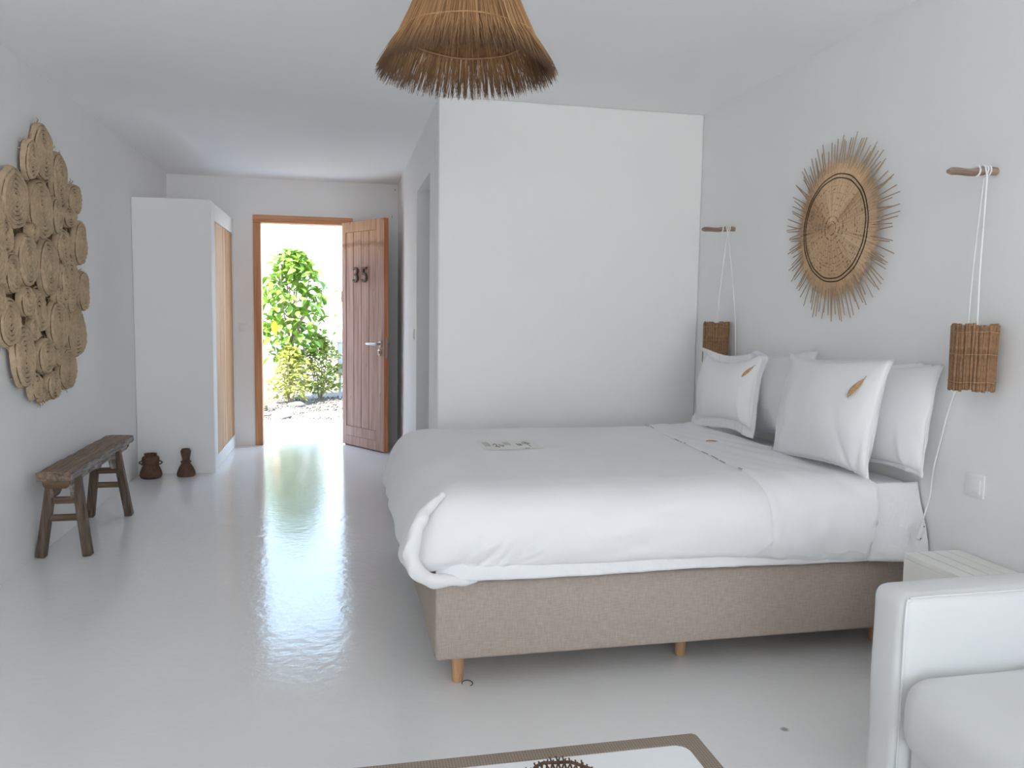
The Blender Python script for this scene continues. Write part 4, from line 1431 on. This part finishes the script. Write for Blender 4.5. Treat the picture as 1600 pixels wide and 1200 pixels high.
# dried leaves
def dried_leaf(label, me, px, py, ang, L=0.095, W=0.03, thin=False):
    h, n = surface_hit(me, px, py)
    o_, d_ = pixel_ray(px, py)
    if n.dot(d_) > 0:
        n = -n
    upv = Vector((0, 0, 1)) if abs(n.z) < 0.8 else Vector((1, 0, 0))
    y = (upv-n*upv.dot(n)).normalized()
    x = y.cross(n)
    y2 = y*math.cos(ang)+x*math.sin(ang)
    x2 = y2.cross(n)
    t = thing('dried_leaf', label, 'leaf', h+n*0.005)
    mtx = Matrix((x2, y2, n)).transposed()
    t.rotation_euler = mtx.to_euler()
    b = MB()
    k = 14
    for i in range(k+1):
        q = i/k
        wv = W/2*math.sin(PI*min(1, q*0.97+0.015))**0.75*(1.15-0.5*q)
        for s in (-1, -0.5, 0, 0.5, 1):
            b.v.append((s*wv, (q-0.5)*L, 0.003*abs(s)+0.003*math.sin(q*5)+0.0015*(i % 2)*abs(s)))
    for i in range(k):
        for s in range(4):
            b.f.append((i*5+s, i*5+s+1, (i+1)*5+s+1, (i+1)*5+s))
    bo = b.obj('blade', 'dry_leaf', t)
    bo.modifiers.new('solid', 'SOLIDIFY').thickness = 0.0008
    MB().tube([(0, -L*0.5+L*q, 0.002+0.003*math.sin(q*5)) for q in (0, 0.25, 0.5, 0.75, 1)]+[(0.002, L*0.62, 0.004)], 0.0012, 6).obj('stalk', 'dry_leaf', t)
    return t
dried_leaf('brown dried leaf on the near front pillow', p_nf.data, 1339, 607, 0.55, 0.090, 0.027)
dried_leaf('slim brown dried leaf on the far front pillow', p_ff.data, 1169, 581, 0.75, 0.075, 0.018)
dried_leaf('slim brown dried leaf lying flat on the duvet', dvo.data, 1116, 692, 0.1, 0.080, 0.013)

# thin wire loop on the floor beside the bed leg
o = MB().tube([(0.415+0.018*math.cos(a*0.3), 2.575+0.022*math.sin(a*0.3), 0.0015) for a in range(-4, 12)], 0.0014, 6).obj('wire_loop', 'black')
tag(o, 'thin dark wire loop on the floor beside the bed leg', 'wire')

# ------------------------------------------------------------------ slatted side table
nt0 = thing('side_table', 'low white side table with slatted top between bed and sofa', 'side table', (0, 0, 0))
NX0, NX1, NY0, NY1, NZ = 1.862, 2.084, 1.80, 2.312, 0.462
nb = 4
sw_ = (NX1-NX0)/nb
for i in range(nb):
    bevelled(MB().box(NX0+sw_*i+0.0028, NX0+sw_*(i+1)-0.0028, NY0, NY1, NZ-0.018, NZ).obj('slat', 'white_paint', nt0, smooth=False), 0.002)
MB().box(NX0+0.004, NX1-0.004, NY0+0.004, NY1-0.004, NZ-0.045, NZ-0.034).obj('top_board', 'white_paint', nt0, smooth=False)
bevelled(MB().box(NX0+0.002, NX0+0.020, NY0+0.002, NY1-0.002, 0.03, NZ-0.0185).obj('side_panel', 'white_paint', nt0, smooth=False), 0.002)
bevelled(MB().box(NX1-0.020, NX1-0.002, NY0+0.002, NY1-0.002, 0.03, NZ-0.0185).obj('side_panel', 'white_paint', nt0, smooth=False), 0.002)
bevelled(MB().box(NX0+0.02, NX1-0.02, NY1-0.02, NY1-0.002, 0.03, NZ-0.0185).obj('back_panel', 'white_paint', nt0, smooth=False), 0.002)
bevelled(MB().box(NX0+0.02, NX1-0.02, NY0+0.002, NY0+0.02, 0.03, NZ-0.03).obj('front_panel', 'white_paint', nt0, smooth=False), 0.002)
for x in (NX0+0.02, NX1-0.02):
    for y in (NY0+0.02, NY1-0.02):
        MB().box(x-0.014, x+0.014, y-0.014, y+0.014, 0, 0.03).obj('foot', 'white_paint', nt0, smooth=False)

# ------------------------------------------------------------------ sofa
sf = thing('sofa', 'white cloth sofa with a boxy arm against the right wall', 'sofa', (0, 0, 0))
SXF = 1.283
def soft_box(x0, x1, y0, y1, z0, z1, bev, puff=0.0, seed=0, n=18):
    bm = bmesh.new()
    bmesh.ops.create_cube(bm, size=1)
    for p in bm.verts:
        p.co = Vector(((x0+x1)/2+p.co.x*(x1-x0), (y0+y1)/2+p.co.y*(y1-y0), (z0+z1)/2+p.co.z*(z1-z0)))
    bmesh.ops.bevel(bm, geom=list(bm.edges)+list(bm.verts), offset=bev, segments=5, profile=0.5, affect='EDGES')
    bmesh.ops.subdivide_edges(bm, edges=[e for e in bm.edges if e.calc_length() > 0.1], cuts=n, use_grid_fill=True)
    bm.verts.index_update()
    V = np.array([p.co for p in bm.verts])
    c = np.array([(x0+x1)/2, (y0+y1)/2, (z0+z1)/2])
    h = np.array([(x1-x0)/2, (y1-y0)/2, (z1-z0)/2])
    q = (V-c)/h
    for a in range(3):
        o1, o2 = [k for k in range(3) if k != a]
        V[:, a] += puff*np.sign(q[:, a])*(np.abs(q[:, a]) > 0.6)*np.clip(1-q[:, o1]**2, 0, 1)*np.clip(1-q[:, o2]**2, 0, 1)
    V += 0.0022*np.stack([wnoise(V[:, 0], V[:, 1], V[:, 2], 16, seed+k) for k in range(3)], -1)
    b = MB().add(V, [[p.index for p in f.verts] for f in bm.faces])
    bm.free()
    return b
soft_box(SXF, 2.072, 1.578, 1.702, 0.05, 0.605, 0.032, 0.004, 61).obj('arm', 'sofa_cloth', sf, angle=180)
soft_box(SXF, 2.072, -0.15, 0.0, 0.05, 0.605, 0.032, 0.004, 62).obj('arm', 'sofa_cloth', sf, angle=180)
soft_box(SXF+0.03, 2.072, 0.002, 1.576, 0.05, 0.26, 0.02, 0.0, 63).obj('seat_base', 'sofa_cloth', sf, angle=180)
soft_box(1.264, 1.93, 0.80, 1.572, 0.240, 0.430, 0.065, 0.012, 64).obj('seat_cushion', 'sofa_cloth', sf, angle=180)
soft_box(1.264, 1.93, 0.01, 0.78, 0.240, 0.430, 0.065, 0.012, 65).obj('seat_cushion', 'sofa_cloth', sf, angle=180)
soft_box(1.90, 2.072, 0.002, 1.576, 0.26, 0.66, 0.04, 0.004, 66).obj('backrest', 'sofa_cloth', sf, angle=180)
# welt along the near front edge of the arm and round the cushion
MB().tube(Catmull([(SXF+0.008, 1.582, 0.06), (SXF+0.008, 1.582, 0.35), (SXF+0.008, 1.582, 0.57), (SXF+0.02, 1.583, 0.594), (SXF+0.06, 1.584, 0.600), (1.7, 1.584, 0.601), (2.07, 1.584, 0.600)], 8), 0.0028, 8).obj('welt', 'sofa_cloth', sf)
for x in (SXF+0.06, 2.02):
    for y in (-0.09, 1.64):
        MB().lathe([(0.018, 0.0), (0.022, 0.05)], 14, x, y, cap1=True).obj('foot', 'leg_wood', sf)

# ------------------------------------------------------------------ coffee table with woven border
ct = thing('coffee_table', 'low table with brown woven border round a white top', 'table', (0, 0, 0))
TX0, TX1, TY0, TY1, TZ = -0.27, 0.749, 0.86, 1.540, 0.350
bw = 0.040
def rpoly(x0, x1, y0, y1, r, n=7):
    out = []
    for cx, cy, a0 in ((x1-r, y1-r, 0), (x0+r, y1-r, 0.5*PI), (x0+r, y0+r, PI), (x1-r, y0+r, 1.5*PI)):
        out += [(cx+r*math.cos(a0+PI/2*k/(n-1)), cy+r*math.sin(a0+PI/2*k/(n-1))) for k in range(n)]
    return out
oP, iP = rpoly(TX0, TX1, TY0, TY1, 0.012), rpoly(TX0+bw, TX1-bw, TY0+bw, TY1-bw, 0.030)
n = len(oP)
b = MB()
for P_, z in ((oP, TZ-0.05), (oP, TZ), (iP, TZ), (iP, TZ-0.05)):
    b.v += [(p[0], p[1], z) for p in P_]
for k in range(4):
    for i in range(n):
        j = (i+1) % n
        k2 = (k+1) % 4
        b.f.append((k*n+i, k*n+j, k2*n+j, k2*n+i))
bevelled(b.obj('woven_border', 'woven', ct, smooth=False), 0.004)
MB().prism(rpoly(TX0+bw+0.0005, TX1-bw-0.0005, TY0+bw+0.0005, TY1-bw-0.0005, 0.0295), 'z', TZ-0.012, TZ-0.001).obj('white_top', 'glass_white', ct, smooth=False)
for x in (TX0+0.03, TX1-0.03):
    for y in (TY0+0.03, TY1-0.03):
        bevelled(MB().box(x-0.022, x+0.022, y-0.022, y+0.022, 0, TZ-0.05).obj('leg', 'woven', ct, smooth=False), 0.004)
# little basket of interlaced brown twigs
bs = thing('twig_basket', 'small open basket of interlaced dark brown twigs on the white tabletop', 'basket', (0.392, 1.325, TZ-0.001))
rb = random.Random(9)
for k in range(34):
    a = 2*PI*k/34
    for s in (-1, 1):
        pts = []
        for q in (0, 0.33, 0.66, 1.0):
            r_ = 0.045+0.020*q+0.002*s
            aa = a+s*0.42*q
            pts.append((r_*math.cos(aa), r_*math.sin(aa), 0.003+0.062*q+rb.uniform(-0.002, 0.004)))
        MB().tube(pts, [0.0022, 0.0022, 0.0021, 0.0016], 5).obj('twig', 'basket', bs)
MB().lathe([(0.044, 0.0), (0.046, 0.004), (0.0, 0.005)], 28).obj('bottom', 'basket', bs)
MB().ring(0.0635, 0.060, 0.003, 48, 6, wob=0.002).obj('rim', 'basket', bs)
MB().tube([(-0.066, 0.01, 0.05), (-0.068, 0.012, 0.086)], 0.0012, 6).obj('twig', 'basket', bs)

# ------------------------------------------------------------------ outdoors
kb = MB()
rk = random.Random(77)
x = -2.2
while x < 2.4:
    q = rk.uniform(0.05, 0.12)
    kb.box(x, x+q-0.006, 9.362, 9.362+rk.uniform(0.05, 0.08), -0.10, rk.uniform(-0.012, 0.006), 0.008, 1)
    x += q
struct(kb.obj('trim_3', 'rock', None, smooth=False), 'dark stone edging along the outer edge of the porch slab')
wall('trim_2', [(-2.2, 2.4, YB, 9.36, -0.12, 0.0)], 0.01, 'concrete', 'pale concrete porch slab outside the door')
g = MB()
nx, ny = 70, 60
X, Y = np.meshgrid(np.linspace(-7, 7, nx), np.linspace(9.30, 19.5, ny), indexing='ij')
Z = -0.085+0.02*wnoise(X, Y, X*0, 3, 71)+0.012*wnoise(X, Y, X*0, 11, 72)
g.add(np.stack([X, Y, Z], -1).reshape(-1, 3), [(i*ny+j, (i+1)*ny+j, (i+1)*ny+j+1, i*ny+j+1) for i in range(nx-1) for j in range(ny-1)])
struct(g.obj('ground', 'gravel'), 'pale gravel garden ground beyond the porch')
def blob(seed, sx, sy, sz, amp=0.25, sub=2):
    bm = bmesh.new()
    bmesh.ops.create_icosphere(bm, subdivisions=sub, radius=1)
    V = np.array([p.co for p in bm.verts])
    bm.verts.index_update()
    F = [[p.index for p in f.verts] for f in bm.faces]
    bm.free()
    k = 1+amp*wnoise(V[:, 0], V[:, 1], V[:, 2], 2.2, seed)
    return V*k[:, None]*np.array([sx, sy, sz]), F
gv = MB()
rg = random.Random(21)
bV, bF = blob(5, 1, 1, 0.7, 0.2, 1)
for k in range(1500):
    x, y = rg.uniform(-1.6, 0.6), 9.37+rg.random()**1.6*3.2
    s = rg.uniform(0.008, 0.022)
    gv.add(bV*s+np.array([x, y, -0.075+s*0.3]), bF)
o = gv.obj('gravel', 'gravel')
o['kind'] = 'stuff'
o['label'] = 'loose pale pebbles scattered over the gravel beyond the porch'
o['category'] = 'gravel'
for x, y, s, lab in ((-0.60, 11.35, 0.13, 'larger dark rock on the gravel under the tree'), (-0.93, 10.35, 0.09, 'small dark rock at the left of the doorway view'), (-0.66, 10.1, 0.07, 'flat dark stone on the gravel close to the porch')):
    V, F = blob(int(s*1000), s, s*0.8, s*0.5)
    o = MB().add(V, F).obj('rock', 'rock')
    o.location = (x, y, -0.06)
    tag(o, lab, 'rock')
wall('wall_garden', [(-9, 9, 19.5, 19.8, -0.3, 2.6)], 0, 'white_wall_out', 'white garden wall beyond the tree')

def leaf_mesh(name, L, W, mat, fold=0.25, curl=0.2):
    b = MB()
    k = 6
    for i in range(k+1):
        q = i/k
        wv = W/2*math.sin(PI*q)**0.7*(1.2-0.4*q) if 0 < i < k else 0.0
        z = -curl*L*q*q
        b.v += [(-wv, L*q, z+fold*wv), (0, L*q, z), (wv, L*q, z+fold*wv)]
    for i in range(k):
        for s in (0, 1):
            b.f.append((i*3+s, i*3+s+1, (i+1)*3+s+1, (i+1)*3+s))
    return b
def rand_rot(r, droop=(-0.9, 0.5)):
    return Matrix.Rotation(r.uniform(0, 2*PI), 3, 'Z') @ Matrix.Rotation(r.uniform(*droop), 3, 'X') @ Matrix.Rotation(r.uniform(-0.6, 0.6), 3, 'Y')

tr = thing('tree', 'leafy green tree with broad glossy leaves seen through the doorway', 'tree', (-0.62, 12.1, -0.08))
rt_ = random.Random(33)
tips = []
for k in range(6):
    a = rt_.uniform(0, 6.28)
    base = Vector((0.10*math.cos(a), 0.10*math.sin(a), 0))
    topz = rt_.uniform(1.5, 2.1)
    top_ = Vector((rt_.uniform(-0.28, 0.30), rt_.uniform(-0.25, 0.25), topz))
    pts = Catmull([base, base*1.3+Vector((rt_.uniform(-0.05, 0.05), 0, topz*0.35)), top_*0.7+base*0.3, top_], 5)
    MB().tube(pts, [0.022-0.014*i/(len(pts)-1) for i in range(len(pts))], 7).obj('stem', 'bark', tr)
    tips.append(pts)
lms = [leaf_mesh('leaf', L, W, 'leaf', fo, cu).mesh('leaf', 'leaf', angle=180) for L, W, fo, cu in ((0.17, 0.085, 0.3, 0.25), (0.15, 0.08, 0.2, 0.4), (0.19, 0.09, 0.35, 0.15), (0.14, 0.07, 0.25, 0.3))]
def crown_point(r):
    while True:
        z = r.uniform(0.62, 2.20)
        q = (z-0.62)/1.58
        rad_ = 0.52*math.sin(PI*min(1, 0.16+0.80*q))**0.7
        a, s = r.uniform(0, 6.28), math.sqrt(r.random())
        if r.random() < 0.55+0.45*q:
            return Vector((rad_*s*math.cos(a)-0.02-0.07*(1-q), rad_*s*math.sin(a)*0.9, z)), s
pl_ = []
for k in range(820):
    p, s = crown_point(rt_)
    pl_.append((p.y-0.3*s, p))
pl_.sort(key=lambda q: q[0])
rest = MB()
for k, (_, p) in enumerate(pl_):
    m3 = rand_rot(rt_)
    if k < 290:
        o = link('leaf', lms[k % 4], tr, p)
        o.rotation_euler = m3.to_euler()
    else:
        lm = lms[k % 4]
        rest.add([m3 @ v.co + p for v in lm.vertices], [tuple(q.vertices) for q in lm.polygons])
o = rest.obj('inner_foliage', 'leaf', tr, fix=False, angle=180)
o['kind'] = 'stuff'
o = link('leaf', leaf_mesh('leaf', 0.2, 0.09, 'orange_leaf').mesh('leaf', 'orange_leaf', angle=180), tr, (-0.27, -0.52, 1.17))
o.rotation_euler = (-1.4, 0, 0.2)
o['label'] = 'single orange withered leaf'

def shrub(label, x, y, h, rad_, n, mat, L, seed):
    r = random.Random(seed)
    t = thing('shrub', label, 'shrub', (x, y, -0.08))
    for k in range(6):
        a = r.uniform(0, 6.28)
        MB().tube([(0.02*math.cos(a), 0.02*math.sin(a), 0), (rad_*0.4*math.cos(a), rad_*0.4*math.sin(a), h*0.5), (rad_*0.7*math.cos(a), rad_*0.7*math.sin(a), h*0.85)], [0.009, 0.006, 0.003], 5).obj('stem', 'bark', t)
    lm = leaf_mesh('foliage', L, L*0.45, mat).mesh('foliage', mat)
    b = MB()
    for k in range(n):
        z = h*(0.12+0.88*r.random())
        q = math.sin(PI*(0.2+0.72*z/h))*rad_*math.sqrt(r.random())
        a = r.uniform(0, 6.28)
        m3 = rand_rot(r, (-0.6, 0.8))
        p = Vector((q*math.cos(a), q*math.sin(a), z))
        b.add([m3 @ v.co + p for v in lm.vertices], [tuple(w_.vertices) for w_ in lm.polygons])
    o = b.obj('foliage', mat, t, fix=False, angle=180)
    o['kind'] = 'stuff'
    return t
shrub('low yellow-green shrub right of the tree trunk', -0.30, 12.4, 0.95, 0.38, 900, 'leaf_yellow', 0.10, 41)
shrub('small yellow-green shrub at the foot of the tree', -0.70, 11.7, 0.80, 0.30, 520, 'leaf_yellow', 0.095, 42)
shrub('sparse small shrub growing at the far right beside the open door', -0.02, 13.8, 1.72, 0.12, 26, 'leaf', 0.11, 43)
ag = thing('spiky_plant', 'low plant with broad pointed bright green leaves at left of the doorway', 'plant', (-1.12, 11.0, -0.08))
for k in range(7):
    a = -0.5+k*0.9
    lm = leaf_mesh('leaf', 0.34, 0.085, 'agave', 0.3, 0.35).mesh('leaf', 'agave', angle=180)
    o = link('leaf', lm, ag, (0, 0, 0.02))
    o.rotation_euler = (0.55+0.1*(k % 3), 0, a-PI/2)
gb = thing('utility_box', 'pale grey metal box partly hidden behind the open door', 'box', (0.16, 12.6, -0.10))
bevelled(MB().box(-0.20, 0.20, -0.12, 0.12, 0.38, 0.86).obj('cabinet', 'grey_box', gb, smooth=False), 0.01)
bevelled(MB().box(-0.215, 0.215, -0.135, 0.135, 0.86, 0.885).obj('lid', 'grey_box', gb, smooth=False), 0.004)
for x in (-0.17, 0.17):
    MB().box(x-0.02, x+0.02, -0.09, 0.09, 0.0, 0.38).obj('leg', 'grey_box', gb, smooth=False)
